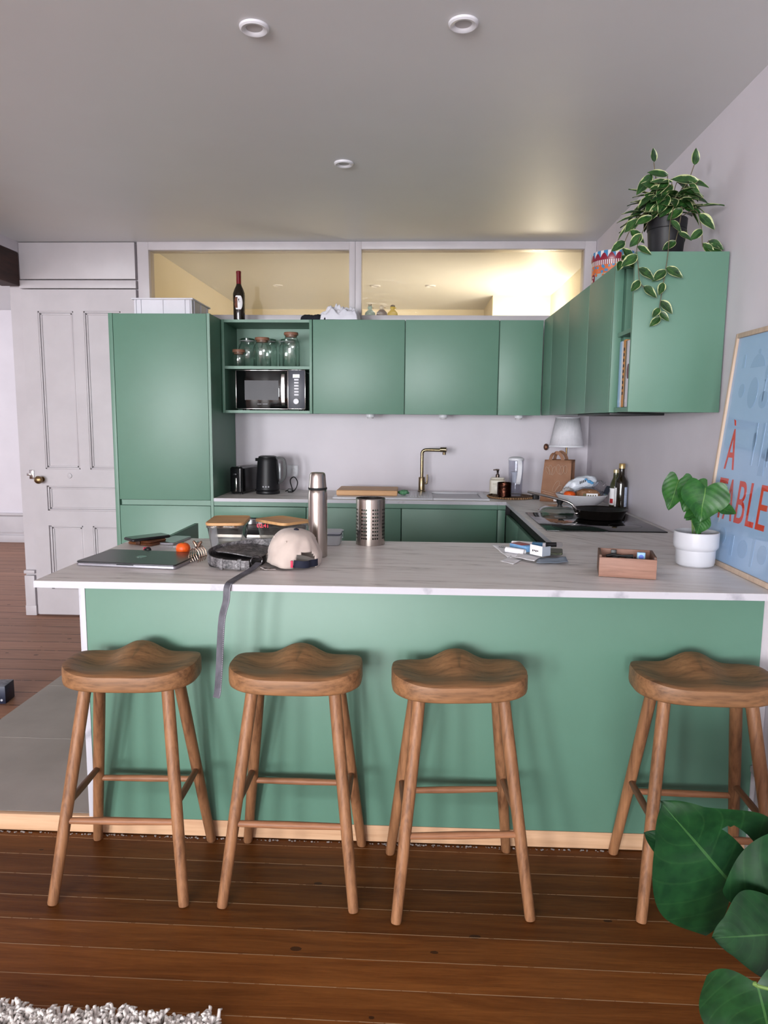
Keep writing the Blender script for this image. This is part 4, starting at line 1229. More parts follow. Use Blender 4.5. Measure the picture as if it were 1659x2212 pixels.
b = B(); b.band(hp, [(0, 1, 0)] * len(hp), .026, .018); b.obj('handle', MATS['matt_black'], ke)
B().box(.0755, .088, -.004, .004, .10, .205, .002).obj('water_gauge', mat('gauge_grey', srgb(150, 154, 158), rough=.2), ke)
b = B()
for k in range(3): b.lathe([(0, 0), (.0055, 0), (.0055, .0012), (0, .0012)], 14, M=Matrix.Translation((-.016 + k * .018, -.0785, .052)) @ Matrix.Rotation(PI / 2, 4, 'X'))
b.obj('buttons', mat('pale_print', srgb(150, 150, 156), rough=.5), ke)
cd = thing('power_cord', 'black power cord looped behind the kettle', 'cord', (-.84, 4.80, Z))
pts = smooth_path([(-.045, .045, .004), (-.02, .04, .012), (.010, .01, .004), (.040, -.01, .035), (.046, 0, .075), (.020, .02, .105), (-.010, .04, .08), (0.0, .06, .02), (.005, .065, .004)], 6)
B().tube(pts, .0038, 8).obj('cable', black_plastic, cd)
B().box(-.020, .012, -.012, .010, .0005, .026, .004).obj('plug', black_plastic, cd)
so = thing('wall_switch', 'white wall switch plate behind the kettle', 'switch', (-.858, YB, 1.099))
B().box(-.040, .040, -.008, -.0003, -.041, .041, .003).obj('plate', white_plastic, so)
B().box(-.012, .020, -.0112, -.0082, -.016, .018, .002).obj('rocker', white_plastic, so)

# sink, board, tap
sk = thing('sink', 'white inset sink with drainer in the back worktop', 'sink', (-.014, 4.66, ZI))
b = B()
z1, z0 = .0115, .0005
b.box(-.497, .140, -.225, .255, z0, z1, .003)
b.box(.140, .497, -.225, -.172, z0, z1, .003); b.box(.140, .497, .170, .255, z0, z1, .003); b.box(.452, .497, -.172, .170, z0, z1, .003)
b.obj('rim', white_ceramic, sk)
B().box(.1405, .4515, -.1715, .1695, .0005, .0022).obj('basin', mat('basin_white', srgb(190, 188, 194), rough=.35), sk)
b = B()
for k in range(9): b.box(-.02 + k * .017, -.012 + k * .017, -.15, .15, z1 - .0005, z1 + .002, .001)
b.obj('drainer_ribs', white_ceramic, sk)
tp = thing('tap', 'brushed brass kitchen tap with a square bent spout', 'tap', (.058, 4.868, ZI + .0118))
tapm = mat('brushed_brass', srgb(150, 134, 106), srgb(134, 118, 92), 60, rough=.28, metal=1)
B().lathe([(0, 0), (.027, 0), (.027, .006), (.022, .010), (.022, .095), (.020, .100), (0, .100)], 28).obj('body', tapm, tp)
sp_ = smooth_path([(0, 0, .1005), (0, 0, .25), (.002, 0, .27), (.012, -.002, .282), (.035, -.006, .287), (.13, -.030, .287)], 6)
B().tube(sp_, .0115, 16).obj('spout', tapm, tp)
B().cyl((.125, -.0285, .2905), (.165, -.038, .2905), .0165, .0165, 18).obj('spray_head', tapm, tp)
B().cyl((.150, -.034, .2735), (.150, -.034, .256), .012, .011, 16).obj('nozzle', tapm, tp)
b = B(); b.tube([(.0225, 0, .055), (.034, 0, .057), (.037, 0, .075), (.037, 0, .118)], [.007, .007, .0055, .005], 12); b.obj('lever', tapm, tp)
cb_ = thing('cutting_board', 'thick bamboo cutting board lying across the sink drainer', 'cutting board', (-.300, 4.665, ZI + .0125), 0)
b = B(); b.rbox(-.197, .197, -.125, .165, 0, .034, .012, .003); b.obj('board', bamboo, cb_)
B().box(-.197, .197, -.1265, -.1252, .003, .031).obj('front_edge', wood_mat('bamboo_edge', srgb(222, 176, 128), srgb(196, 146, 100), 'X', 60, .04, .5), cb_)
gc = B()
gc.ball((0, 0, .016), .036, .030, .016, 28, 16)
for v in gc.bm.verts:
    nn = mnoise.noise(v.co * 60) * .010
    v.co += Vector((v.co.x, v.co.y, 0)).normalized() * nn + Vector((0, 0, abs(nn) * .8))
    v.co.z = max(v.co.z, .0005)
g_ = gc.obj('dish_cloth', mat('green_scrubber', srgb(112, 170, 128), srgb(84, 140, 102), 60, rough=.9, bump=.8, bs=90), None, angle=180)
g_.location = (-.062, 4.60, ZI + .0125); tag(g_, 'crumpled green dish cloth at the end of the cutting board', 'cloth')

# woven mat with soap, cup and jug
mt = thing('woven_mat', 'round brown woven mat under the soap bottle and jug', 'mat', (.640, 4.655, Z))
rope = mat('seagrass', srgb(126, 96, 68), srgb(88, 64, 44), 70, rough=.85, bump=.6, bs=90)
b = B()
for k in range(12):
    r = .010 + k * .0122
    n = 16 + k * 6
    b.tube([(r * math.cos(2 * PI * i / n), r * math.sin(2 * PI * i / n), .0065) for i in range(n + 1)], .0063, 7, caps=False)
b.obj('coils', rope, mt, angle=80)
b = B()
for i in range(56):
    a = 2 * PI * i / 56
    b.ball((.149 * math.cos(a), .149 * math.sin(a), .007), .0062, .0062, .0062, 8, 6)
b.obj('braided_edge', mat('seagrass_edge', srgb(176, 138, 100), srgb(120, 88, 58), 50, rough=.85), mt)
ZM = Z + .0140
sd = thing('soap_dispenser', 'cream ceramic soap dispenser with a metal pump', 'soap dispenser', (.562, 4.735, ZM), -.12)
B().rbox(-.052, .052, -.032, .032, 0, .098, .016, .006).obj('bottle', cream_ceramic, sd)
B().rbox(-.046, .046, -.027, .027, .0985, .112, .014, .005).obj('shoulder', cream_ceramic, sd)
b = B(); b.box(-.030, .036, -.0345, -.0322, .066, .092, .001); b.box(-.018, .034, -.0340, -.0322, .010, .052, .001); b.obj('embossed_panel', mat('cream_raised', srgb(214, 208, 194), rough=.35), sd)
pm = mat('pewter', srgb(104, 92, 86), srgb(84, 74, 70), rough=.25, metal=1)
B().lathe([(0, .1125), (.013, .1125), (.013, .130), (.009, .133), (.0065, .136), (.0065, .150), (.010, .158), (0, .160)], 20).obj('pump', pm, sd)
B().tube([(.010, 0, .1615), (-.010, -.001, .1625), (-.030, -.003, .160)], [.0055, .0055, .0035], 12).obj('nozzle', pm, sd)
cu = thing('metal_cup', 'dark hammered bronze cup on the woven mat', 'cup', (.588, 4.575, ZM))
B().lathe([(0, 0), (.043, 0), (.0455, .003), (.0455, .090), (.0440, .092), (.0425, .090), (.0425, .006), (0, .005)], 40).obj('body', bronze, cu)
ju = thing('water_jug', 'clear water filter jug with a pale handle on the woven mat', 'jug', (.668, 4.640, ZM))
B().loft([[(kx * .050 * math.cos(2 * PI * i / 36), .060 * kx * math.sin(2 * PI * i / 36), z) for i in range(36)] for kx, z in ((.80, 0), (.86, .003), (.98, .22), (1.0, .232), (.95, .232), (.90, .20), (.80, .010), (.70, .006))]).obj('jug_body', clear_plastic, ju, angle=50)
B().loft([[(kx * .050 * math.cos(2 * PI * i / 36), .060 * kx * math.sin(2 * PI * i / 36), z) for i in range(36)] for kx, z in ((1.0, .2325), (1.02, .236), (.98, .246), (.6, .254), (.3, .256))]).obj('lid', white_plastic, ju, angle=50)
b = B(); b.band(smooth_path([(.012, -.062, .230), (.014, -.078, .20), (.012, -.080, .15), (.008, -.072, .105), (.006, -.058, .085)], 5), [(1, 0, 0)] * 21, .027, .012); b.obj('handle', white_plastic, ju)
B().lathe([(0, .085), (.022, .085), (.026, .135), (.034, .150), (.034, .156), (0, .156)], 24).obj('filter', mat('filter_white', srgb(206, 208, 216), rough=.5), ju)
kb = thing('small_brass_knob', 'small brass stopper lying at the edge of the woven mat', 'stopper', (.505, 4.640, ZM), .6)
B().tube([(-.012, 0, .006), (.004, 0, .006), (.014, 0, .006)], [.003, .004, .006], 10).obj('stopper', brass, kb)

# table lamp in the corner
tl = thing('table_lamp', 'table lamp with a white pleated shade in the corner behind the paper bag', 'lamp', (1.024, 4.800, Z))
B().lathe([(0, 0), (.062, 0), (.065, .004), (.060, .014), (.012, .020), (0, .020)], 32).obj('base', brass, tl)
B().lathe([(0, .0205), (.0062, .0205), (.0062, .345), (0, .345)], 14).obj('stem', brass, tl)
b = B(); n = 132
def pleat(r, z): return [((r + (.0028 if i % 2 else -.0028)) * math.cos(2 * PI * i / n), (r + (.0028 if i % 2 else -.0028)) * math.sin(2 * PI * i / n), z) for i in range(n)]
b.loft([pleat(.112, .337), pleat(.0755, .525)], caps=False)
shade_o = b.obj('lamp_shade', mat('pleated_white_fabric', srgb(226, 224, 230), srgb(218, 216, 222), 30, rough=.85, trans=0), tl, angle=12)
sm = shade_o.modifiers.new('fabric', 'SOLIDIFY'); sm.thickness = .0012
b = B(); b.lathe([(.1125, .330), (.1145, .331), (.1148, .340), (.1130, .341), (.1125, .330)], 60); b.obj('bottom_trim', white_plastic, tl)
b = B(); b.lathe([(.0745, .520), (.0775, .520), (.0775, .527), (.0745, .527), (.0745, .520)], 60); b.obj('top_trim', white_plastic, tl)
b = B(); b.cyl((-.074, 0, .522), (.074, 0, .522), .0018, .0018, 8); b.cyl((0, -.074, .5222), (0, .074, .5222), .0018, .0018, 8); b.cyl((0, 0, .3452), (0, 0, .52), .010, .004, 12); b.obj('shade_carrier', brass, tl)
hk = thing('wall_hook', 'small wooden wall knob above the paper bag', 'hook', (.918, YB - .0003, 1.288))
hw = mat('dark_walnut', srgb(92, 58, 40), srgb(70, 42, 30), 40, rough=.4)
MH = Matrix.Rotation(PI / 2, 4, 'X')
B().lathe([(0, 0), (.009, 0), (.010, .010), (.0165, .020), (.0165, .030), (.011, .036), (0, .037)], 20, sy=1.4, M=MH).obj('knob', hw, hk)
B().lathe([(0, .0372), (.006, .0372), (.005, .040), (0, .041)], 14, M=MH).obj('screw_cap', mat('copper', srgb(190, 130, 96), rough=.3, metal=1), hk)

# paper carrier bag
pg = thing('paper_bag', 'brown paper carrier bag with printed white vegetables in the corner', 'bag', (.905, 4.475, Z), -.42)
hx, hy, H_ = .092, .060, .262
b = B()
def bagring(z, k, gus, lean):
    # front left -> right, right gusset, back, left gusset
    pts = []
    for i in range(9): pts.append((-hx * k + 2 * hx * k * i / 8, -hy * k - .006 * math.sin(PI * i / 8) * (z / H_) + .010 * mnoise.noise(Vector((i * .6, z * 9, 1)))))
    pts += [(hx * k - gus * .5, -hy * k * .5), (hx * k - gus, 0), (hx * k - gus * .5, hy * k * .5)]
    for i in range(9): pts.append((hx * k - 2 * hx * k * i / 8, hy * k + .008 * mnoise.noise(Vector((i * .7, z * 9, 5)))))
    pts += [(-hx * k + gus * .5, hy * k * .5), (-hx * k + gus, 0), (-hx * k + gus * .5, -hy * k * .5)]
    return [(x + lean, y, z) for x, y in pts]
rings = [bagring(0, 1, 0, 0)] + [bagring(H_ * t, 1 - .10 * t, .045 * t, .012 * t) for t in (.15, .3, .45, .6, .75, .9, 1.0)]
b.loft(rings, caps=False)
b.bm.faces.new([b.bm.verts[i] for i in range(24)][::-1]) if False else None
b.box(-hx + .002, hx - .002, -hy + .002, hy - .002, .0003, .003)
bo = b.obj('bag_body', kraft, pg, angle=25)
sm = bo.modifiers.new('paper', 'SOLIDIFY'); sm.thickness = .0012; sm.offset = -1
for yy, nm in ((-hy * .9 - .003, 0), (hy * .9 + .002, 1)):
    a = smooth_path([(-.036, yy, H_ - .055), (-.032, yy - .002, H_ + .01), (-.014, yy - .010, H_ + .040), (.016, yy - .008, H_ + .043), (.040, yy - .002, H_ + .01), (.046, yy, H_ - .055)], 5)
    b = B(); b.band(a, [(1, 0, 0) if i in (0, 1, 2, 3, len(a) - 1, len(a) - 2, len(a) - 3) else (.75, .15, .3) for i in range(len(a))], .020, .0014)
    b.obj('handle', kraft, pg)
# printed white line vegetables and stripes on the front face
wp = mat('white_print', srgb(200, 172, 152), srgb(186, 156, 134), 30, rough=.7)
b = B()
def oval(cx, cz, rx, rz, rot=0, y=None):
    pts = []
    for i in range(17):
        a = 2 * PI * i / 16
        px, pz = rx * math.cos(a), rz * math.sin(a)
        x, z = cx + px * math.cos(rot) - pz * math.sin(rot), cz + px * math.sin(rot) + pz * math.cos(rot)
        pts.append((x, -hy * (1 - .10 * z / H_) - .0105, z))
    b.tube(pts, .0011, 5, caps=False)
for cx, cz, rx, rz, ro_ in ((-.045, .195, .010, .026, .5), (-.028, .200, .012, .030, .15), (-.010, .195, .009, .028, -.3), (.022, .205, .014, .030, .2), (.038, .200, .012, .028, -.2), (.062, .205, .010, .026, .0), (.010, .10, .014, .038, -.45), (.026, .085, .012, .03, -.7)):
    oval(cx, cz, rx, rz, ro_)
for k in range(4):
    b.tube([(-.078 + k * .01, -hy - .0105, .070 - k * .014), (-.03 + k * .008, -hy - .0115, .060 - k * .014), (.0 + k * .006, -hy - .012, .052 - k * .012)], .0013, 5)
b.obj('vegetable_print', wp, pg)
b = B(); b.box(-.002, .070, -hy - .0142, -hy - .0118, .006, .026); b.obj('shop_label', paper_white, pg)
red_ink = mat('dark_red_print', srgb(112, 34, 40), rough=.6)
b = fit_text(text_bm('coop', .02), .006, .060, .010, .022); bmesh.ops.transform(b.bm, matrix=Matrix.Translation((0, -hy - .0148, 0)) @ Matrix.Rotation(PI / 2, 4, 'X'), verts=b.bm.verts[:]); b.obj('lettering', red_ink, pg, smooth=False)
bo_ = B().rbox(-.02, .02, -.03, .03, 0, .03, .008, .003).obj('small_black_tub', black_plastic, None); bo_.location = (.792, 4.585, Z)
tag(bo_, 'small black tub peeking out left of the paper bag', 'tub')

# fruit bowl with bread and packets
fb = thing('fruit_bowl', 'wide white bowl of bread bags and fruit behind the hob', 'bowl', (.975, 4.115, Z))
B().lathe([(0, .002), (.062, 0), (.066, .003), (.085, .018), (.118, .044), (.140, .070), (.1475, .082), (.1465, .085), (.1435, .083), (.136, .070), (.112, .046), (.080, .023), (.05, .012), (0, .010)], 56).obj('bowl', white_ceramic, fb)
pr = thing('persimmon', 'orange persimmon at the left side of the white bowl', 'fruit', (.892, 4.052, Z + .058))
B().lathe([(0, 0), (.014, .001), (.028, .010), (.034, .024), (.031, .038), (.020, .046), (.008, .047), (0, .046)], 28).obj('skin', orange_skin, pr, angle=80)
b = B()
for k in range(4):
    a = k * PI / 2; b.add([(0, 0, .0475), (.012 * math.cos(a - .5), .012 * math.sin(a - .5), .0485), (.018 * math.cos(a), .018 * math.sin(a), .049), (.012 * math.cos(a + .5), .012 * math.sin(a + .5), .0485)], [(0, 1, 2, 3)])
b.obj('calyx', vine_brown, pr)
def crumple(name, loc, rx, ry, rz_, m, seed, amp=.16, rot=0, parent=None, seg=44, rings=26, freq=3.2):
    b = B(); b.ball((0, 0, 0), 1, 1, 1, seg, rings)
    for v in b.bm.verts:
        d = v.co.normalized()
        k = 1 + amp * mnoise.noise(d * freq + Vector((seed, 0, 0))) + amp * .6 * abs(mnoise.noise(d * freq * 2.7 + Vector((0, seed, 0)))) 
        v.co = Vector((d.x * rx, d.y * ry, d.z * rz_)) * k
    o = b.obj(name, m, parent, angle=70)
    o.location = loc; o.rotation_euler = (0, 0, rot)
    return o
cello = glass_pane_mat('cellophane', (.93, .93, .95, 1), 1.6)
bread = mat('brown_bread', srgb(150, 102, 66), srgb(176, 128, 90), 24, rough=.8, bump=.5, bs=50)
br = thing('bread_bag', 'bag of sliced brown bread with a white label in the bowl', 'bread', (1.000, 4.076, Z + .084), -.15)
o = crumple('loaf', (0, 0, 0), .068, .045, .034, bread, 3.0, .10, 0, br)
o = crumple('wrapper', (.004, 0, .001), .082, .052, .041, cello, 5.0, .22, 0, br)
b = B(); b.box(-.012, .050, -.0585, -.0575, -.020, .012); b.obj('label', paper_white, br)
b = B()
for k in range(4): b.box(-.004 + k * .013, .002 + k * .013, -.0592, -.0586, -.012 + (k % 2) * .006, .004)
b.box(-.030, -.014, -.0592, -.0586, -.022, .010); b.obj('print', mat('olive_print', srgb(104, 96, 60), rough=.6), br)
pk2 = thing('rice_cake_bag', 'white and blue plastic food bag standing at the back of the bowl', 'food bag', (.990, 4.190, Z + .128), .12)
wb_m = mat('printed_white_bag', srgb(218, 222, 230), srgb(206, 212, 224), 8, rough=.3, spec=.6)
b = B(); b.ball((0, 0, 0), 1, 1, 1, 44, 24)
for v in b.bm.verts:
    d = v.co.normalized(); k = 1 + .18 * mnoise.noise(d * 3 + Vector((8, 0, 0)))
    v.co = Vector((d.x * .098, d.y * .040, d.z * .052 + .018 * d.x)) * k
b.obj('bag', wb_m, pk2, angle=70)
b = B()
for cx, cz, r in ((.030, .022, .017), (.048, .016, .012), (.012, .036, .010)): b.ball((cx, -.036, cz), r, .006, r * .7, 12, 8)
b.obj('blue_print', mat('sky_blue_print', srgb(90, 156, 206), rough=.4), pk2)
b = B()
for k in range(4): b.box(-.026 + k * .010, -.021 + k * .010, -.0415, -.040, .010 + k * .004, .026 + k * .003)
b.obj('dark_print', ink, pk2)
o = crumple('food_wrapper', (1.082, 4.135, Z + .122), .034, .034, .036, cello, 9.0, .35)
tag(o, 'crinkled clear wrapper at the right side of the bowl', 'wrapper')
o = thing('chocolate_bar', 'dark foil edged packet leaning at the right rim of the bowl', 'packet', (1.090, 4.070, Z + .070), .3)
B().box(-.003, .003, -.024, .024, 0, .072, .001, M=Matrix.Rotation(.5, 4, 'Y')).obj('packet', mat('navy_packet', srgb(38, 40, 54), rough=.4), o)
B().box(-.0045, -.0032, -.0245, .0245, -.001, .020, .0005, M=Matrix.Rotation(.5, 4, 'Y')).obj('foil_edge', chrome, o)
o = crumple('paper_wrap', (.898, 4.138, Z + .088), .034, .028, .028, mat('grey_paper_wrap', srgb(186, 180, 178), srgb(166, 160, 160), 14, rough=.6), 12.0, .3)
tag(o, 'crumpled pale paper wrap behind the persimmon in the bowl', 'wrapper')

# bottles by the right wall
ob = thing('oil_bottle', 'tall dark oil bottle with a gold cap beside the white bowl', 'bottle', (1.158, 3.975, Z))
B().lathe([(0, .003), (.028, 0), (.0325, .004), (.0330, .155), (.0315, .172), (.022, .190), (.0155, .200), (.0145, .236), (.0165, .238), (.0165, .242), (0, .242)], 36).obj('glass', bottle_glass, ob)
B().lathe([(0, .2425), (.0170, .2425), (.0172, .267), (.0155, .270), (0, .270)], 28).obj('cap', mat('gold_cap', srgb(196, 168, 116), srgb(180, 152, 100), rough=.3, metal=.8), ob)
b = B(); n = 14
L0 = [(.0336 * math.cos(a), .0336 * math.sin(a)) for a in [(-1.25 + 1.0 * i / n) for i in range(n + 1)]]
b.loft([[(x, y, .030) for x, y in L0], [(x, y, .140) for x, y in L0]], close=False, caps=False); b.obj('side_label', mat('pale_blue_label', srgb(190, 200, 218), srgb(160, 176, 204), 40, sc=(1, 1, 3), rough=.6), ob)
b = B()
L0 = [(.0336 * math.cos(a), .0336 * math.sin(a)) for a in [(-3.5 + .9 * i / n) for i in range(n + 1)]]
b.loft([[(x, y, .030) for x, y in L0], [(x, y, .135) for x, y in L0]], close=False, caps=False); b.obj('front_label', paper_white, ob)
vb = thing('vinegar_bottle', 'bottle with a white and red label behind the tall oil bottle', 'bottle', (1.150, 4.055, Z))
B().lathe([(0, .003), (.027, 0), (.031, .004), (.031, .130), (.029, .150), (.016, .185), (.0145, .212), (0, .212)], 32).obj('glass', mat('olive_glass', srgb(60, 62, 34), srgb(50, 52, 28), rough=.08, spec=.6), vb)
B().lathe([(0, .2125), (.0165, .2125), (.0165, .230), (0, .231)], 24).obj('cap', mat('pale_gold_cap', srgb(206, 190, 148), rough=.35, metal=.6), vb)
b = B(); L0 = [(.0316 * math.cos(a), .0316 * math.sin(a)) for a in [(-3.4 + 1.9 * i / n) for i in range(n + 1)]]
b.loft([[(x, y, .030) for x, y in L0], [(x, y, .125) for x, y in L0]], close=False, caps=False); b.obj('label', paper_white, vb)
b = B(); L0 = [(.0320 * math.cos(a), .0320 * math.sin(a)) for a in [(-2.9 + .7 * i / n) for i in range(n + 1)]]
b.loft([[(x, y, .040) for x, y in L0], [(x, y, .066) for x, y in L0]], close=False, caps=False); b.obj('red_print', mat('red_label_print', srgb(176, 40, 44), rough=.6), vb)

# hob, pan and lid
hb = thing('hob', 'black glass induction hob on the right worktop', 'hob', (.885, 3.535, ZI + .0003))
B().box(-.272, .272, -.318, .318, 0, .005, .0015).obj('glass_plate', black_gloss, hb)
for cx, cy, r in ((-.13, -.15, .09), (-.13, .15, .075), (.13, -.15, .075)):
    b = B(); b.lathe([(r, .0051), (r + .0012, .0051), (r + .0012, .0053), (r, .0053), (r, .0051)], 48, c=(cx, cy, 0))
    b.obj('zone_mark', mat('grey_print', srgb(60, 60, 64), rough=.5), hb)
ZH = ZI + .0060
pn = thing('frying_pan', 'dark frying pan with a steel wire handle on the hob', 'pan', (.962, 3.655, ZH))
B().lathe([(0, 0), (.108, 0), (.114, .003), (.132, .040), (.137, .047), (.1385, .0485), (.1355, .049), (.130, .042), (.112, .006), (0, .0045)], 60).obj('pan_body', mat('anodised_bronze_black', srgb(46, 40, 38), srgb(40, 35, 33), 40, sc=(1, 1, .1), rough=.30, metal=.75), pn)
B().lathe([(0, .0048), (.1105, .0062), (.129, .0425), (.1295, .0432), (.111, .0072), (0, .0056)], 60).obj('non_stick_lining', mat('non_stick', srgb(24, 23, 24), srgb(28, 27, 28), rough=.4), pn)
hp = smooth_path([(-.128, -.045, .030), (-.140, -.050, .058), (-.165, -.045, .082), (-.22, -.015, .098), (-.30, .045, .113), (-.355, .092, .122)], 6)
B().tube(hp, .0062, 12).obj('handle', chrome, pn)
B().ball((-.126, -.044, .028), .011, .011, .009, 12, 8).obj('handle_rivet', chrome, pn)
gl = thing('glass_lid', 'glass pan lid with a black knob behind the frying pan', 'lid', (.815, 3.935, ZI + .0008))
B().lathe([(.112, .004), (.116, .005), (.105, .020), (.08, .031), (.04, .037), (0, .038), (0, .0355), (.04, .0345), (.08, .0285), (.103, .0175), (.112, .004)], 48).obj('glass_dome', clear_glass, gl)
B().lathe([(.111, .0005), (.120, .001), (.121, .004), (.118, .006), (.1165, .0052), (.112, .0035), (.111, .0005)], 48).obj('steel_rim', chrome, gl)
B().lathe([(0, .0385), (.012, .0385), (.012, .042), (.019, .056), (.020, .064), (.018, .066), (0, .066)], 24).obj('knob', black_plastic, gl)

# ================================================================== OPEN SHELF: MICROWAVE AND JARS
ZS = ZU0 + .0185
mw = thing('microwave', 'black and silver microwave in the open shelf unit', 'microwave', (-.947, 4.82, ZS))
dkgrey = mat('dark_grey_panel', srgb(70, 72, 82), srgb(66, 68, 78), rough=.4)
B().box(-.226, .226, -.118, .158, .012, .252, .003).obj('body', black_plastic, mw)
b = B(); b.box(-.228, .112, -.140, -.1185, .014, .258, .002); b.obj('door', black_gloss, mw)
b = B(); b.box(-.1725, .052, -.1412, -.1402, .068, .195); b.obj('door_window', mat('mesh_window', srgb(74, 72, 76), srgb(68, 66, 70), rough=.25, spec=.12), mw)
b = B(); b.box(-.229, .113, -.1408, -.118, .2583, .262, .0008); b.box(-.2318, -.2285, -.1408, -.118, .014, .262, .0008); b.box(-.205, .113, -.1412, -.118, .008, .0136, .0008); b.box(.1125, .1165, -.1408, -.118, .010, .262, .0008); b.obj('chrome_trim', chrome, mw)
b = B(); hp = smooth_path([(.088, -.143, .030), (.086, -.160, .050), (.085, -.164, .135), (.086, -.160, .222), (.088, -.143, .244)], 6); b.band(hp, [(1, 0, 0)] * len(hp), .021, .006); b.obj('door_handle', chrome, mw)
b = B(); b.box(.117, .2265, -.140, -.1185, .014, .262, .002); b.obj('control_panel', dkgrey, mw)
b = B(); b.box(.1165, .2285, -.1402, -.1185, .2622, .2645, .0008); b.box(.2268, .2295, -.1402, -.1185, .010, .2645, .0008); b.box(.1165, .2285, -.1402, -.1185, .010, .0138, .0008); b.obj('panel_trim', chrome, mw)
b = B()
for k in range(6): b.box(.156, .186, -.1428, -.1402, .098 + k * .0195, .109 + k * .0195, .0015)
b.obj('buttons', white_plastic, mw)
b = B(); b.box(.148, .192, -.1410, -.1402, .214, .236); b.obj('display', black_gloss, mw)
b = B(); b.box(.162, .165, -.1414, -.1411, .218, .226); b.box(.169, .172, -.1414, -.1411, .220, .232); b.box(.176, .179, -.1414, -.1411, .222, .230); b.obj('display_digits', mat('green_led', srgb(170, 200, 60), rough=.5, emit=((.5, .8, .1, 1), .6)), mw)
b = B(); b.lathe([(0, 0), (.0195, 0), (.0185, .014), (.016, .016), (0, .016)], 28, M=Matrix.Translation((.1705, -.1405, .060)) @ Matrix.Rotation(PI / 2, 4, 'X')); b.obj('dial', white_plastic, mw)
b = B()
for k in range(10):
    if k not in (4,): b.box(-.088 + k * .0068, -.0835 + k * .0068, -.1408, -.1402, .040, .0435)
b.obj('brand_print', mat('silver_print', srgb(190, 190, 196), rough=.5), mw)
b = B()
for sx in (-.19, .19):
    for sy in (-.08, .12): b.lathe([(0, 0), (.012, 0), (.012, .012), (0, .012)], 12, c=(sx, sy, 0))
b.obj('feet', dark_rubber, mw)

ZJ = 1.8065
def jar_profile(R, H, neck, t=.0022):
    o = [(0, .0), (R * .88, 0), (R, .006), (R, H * .66), (R * .97, H * .76), (neck * 1.03, H * .91), (neck, H * .94), (neck, H)]
    i = [(neck - t, H), (neck - t, H * .94), (neck * 1.03 - t, H * .905), (R * .97 - t, H * .755), (R - t, H * .66), (R - t, .010), (R * .86, .006), (0, .006)]
    return o + i
def wood_jar(lab, x, y, R, H, neck):
    t = thing('storage_jar', lab, 'jar', (x, y, ZJ), 0, 'glass storage jars')
    B().lathe(jar_profile(R, H, neck), 40).obj('glass', green_glass, t, angle=60)
    b = B(); b.lathe([(0, H - .012), (neck - .004, H - .012), (neck - .004, H + .0004), (neck * 1.12, H + .0008), (neck * 1.14, H + .004), (neck * 1.14, H + .016), (neck * 1.10, H + .019), (0, H + .019)], 36); b.obj('wooden_lid', jar_lid_wood, t)
    b = B()
    for k in range(5): b.tube([(R * 1.004 * math.cos(a), R * 1.004 * math.sin(a), H * (.34 + .06 * k)) for a in [(-1.9 + .65 * i / 8) for i in range(9)]], .0011, 5)
    b.obj('embossed_crest', green_glass, t)
def clip_jar(lab, x, y, R, H, neck, rot):
    t = thing('clip_top_jar', lab, 'jar', (x, y, ZJ), rot, 'glass storage jars')
    B().lathe(jar_profile(R, H, neck), 40).obj('glass', green_glass, t, angle=60)
    B().lathe([(neck - .006, H + .0004), (neck + .004, H + .0004), (neck + .004, H + .0045), (neck - .006, H + .0045), (neck - .006, H + .0004)], 36).obj('rubber_ring', mat('grey_rubber', srgb(170, 174, 174), rough=.6), t)
    B().lathe([(0, H + .005), (neck + .002, H + .005), (neck + .003, H + .016), (neck - .006, H + .020), (0, H + .021)], 36).obj('glass_lid', thin_glass_mat('smoked_green_glass', (.45, .56, .50, 1), (.12, .18, .15, 1), 1.6), t)
    b = B()
    for s_ in (-1, 1):
        b.tube([(s_ * (neck + .004), -.012, H - .012), (s_ * (neck + .012), -.016, H + .004), (s_ * (neck + .010), -.006, H + .014), (s_ * (neck + .002), .0, H + .010)], .0013, 6)
        b.tube([(s_ * (neck + .003), .010, H - .014), (s_ * (neck + .014), .004, H - .030), (s_ * (neck + .008), -.010, H - .040)], .0013, 6)
    b.tube([((neck + .0018) * math.cos(2 * PI * i / 30), (neck + .0018) * math.sin(2 * PI * i / 30), H - .012) for i in range(31)], .0012, 6, caps=False)
    b.obj('wire_clip', chrome, t)
wood_jar('small low glass jar with a wooden lid at the left of the shelf', -1.166, 4.725, .041, .092, .036)
clip_jar('clip top glass jar behind the small low jar', -1.140, 4.870, .062, .180, .045, 0.2)
wood_jar('glass jar with a wooden lid in the middle of the shelf', -1.012, 4.740, .058, .172, .041)
clip_jar('clip top glass jar behind the middle wooden lidded jar', -1.000, 4.895, .058, .180, .045, -.2)
clip_jar('clip top glass jar behind the tallest jar', -.868, 4.885, .060, .178, .045, .1)
wood_jar('tallest glass jar with a pale wooden lid at the right of the shelf', -.818, 4.735, .057, .205, .041)

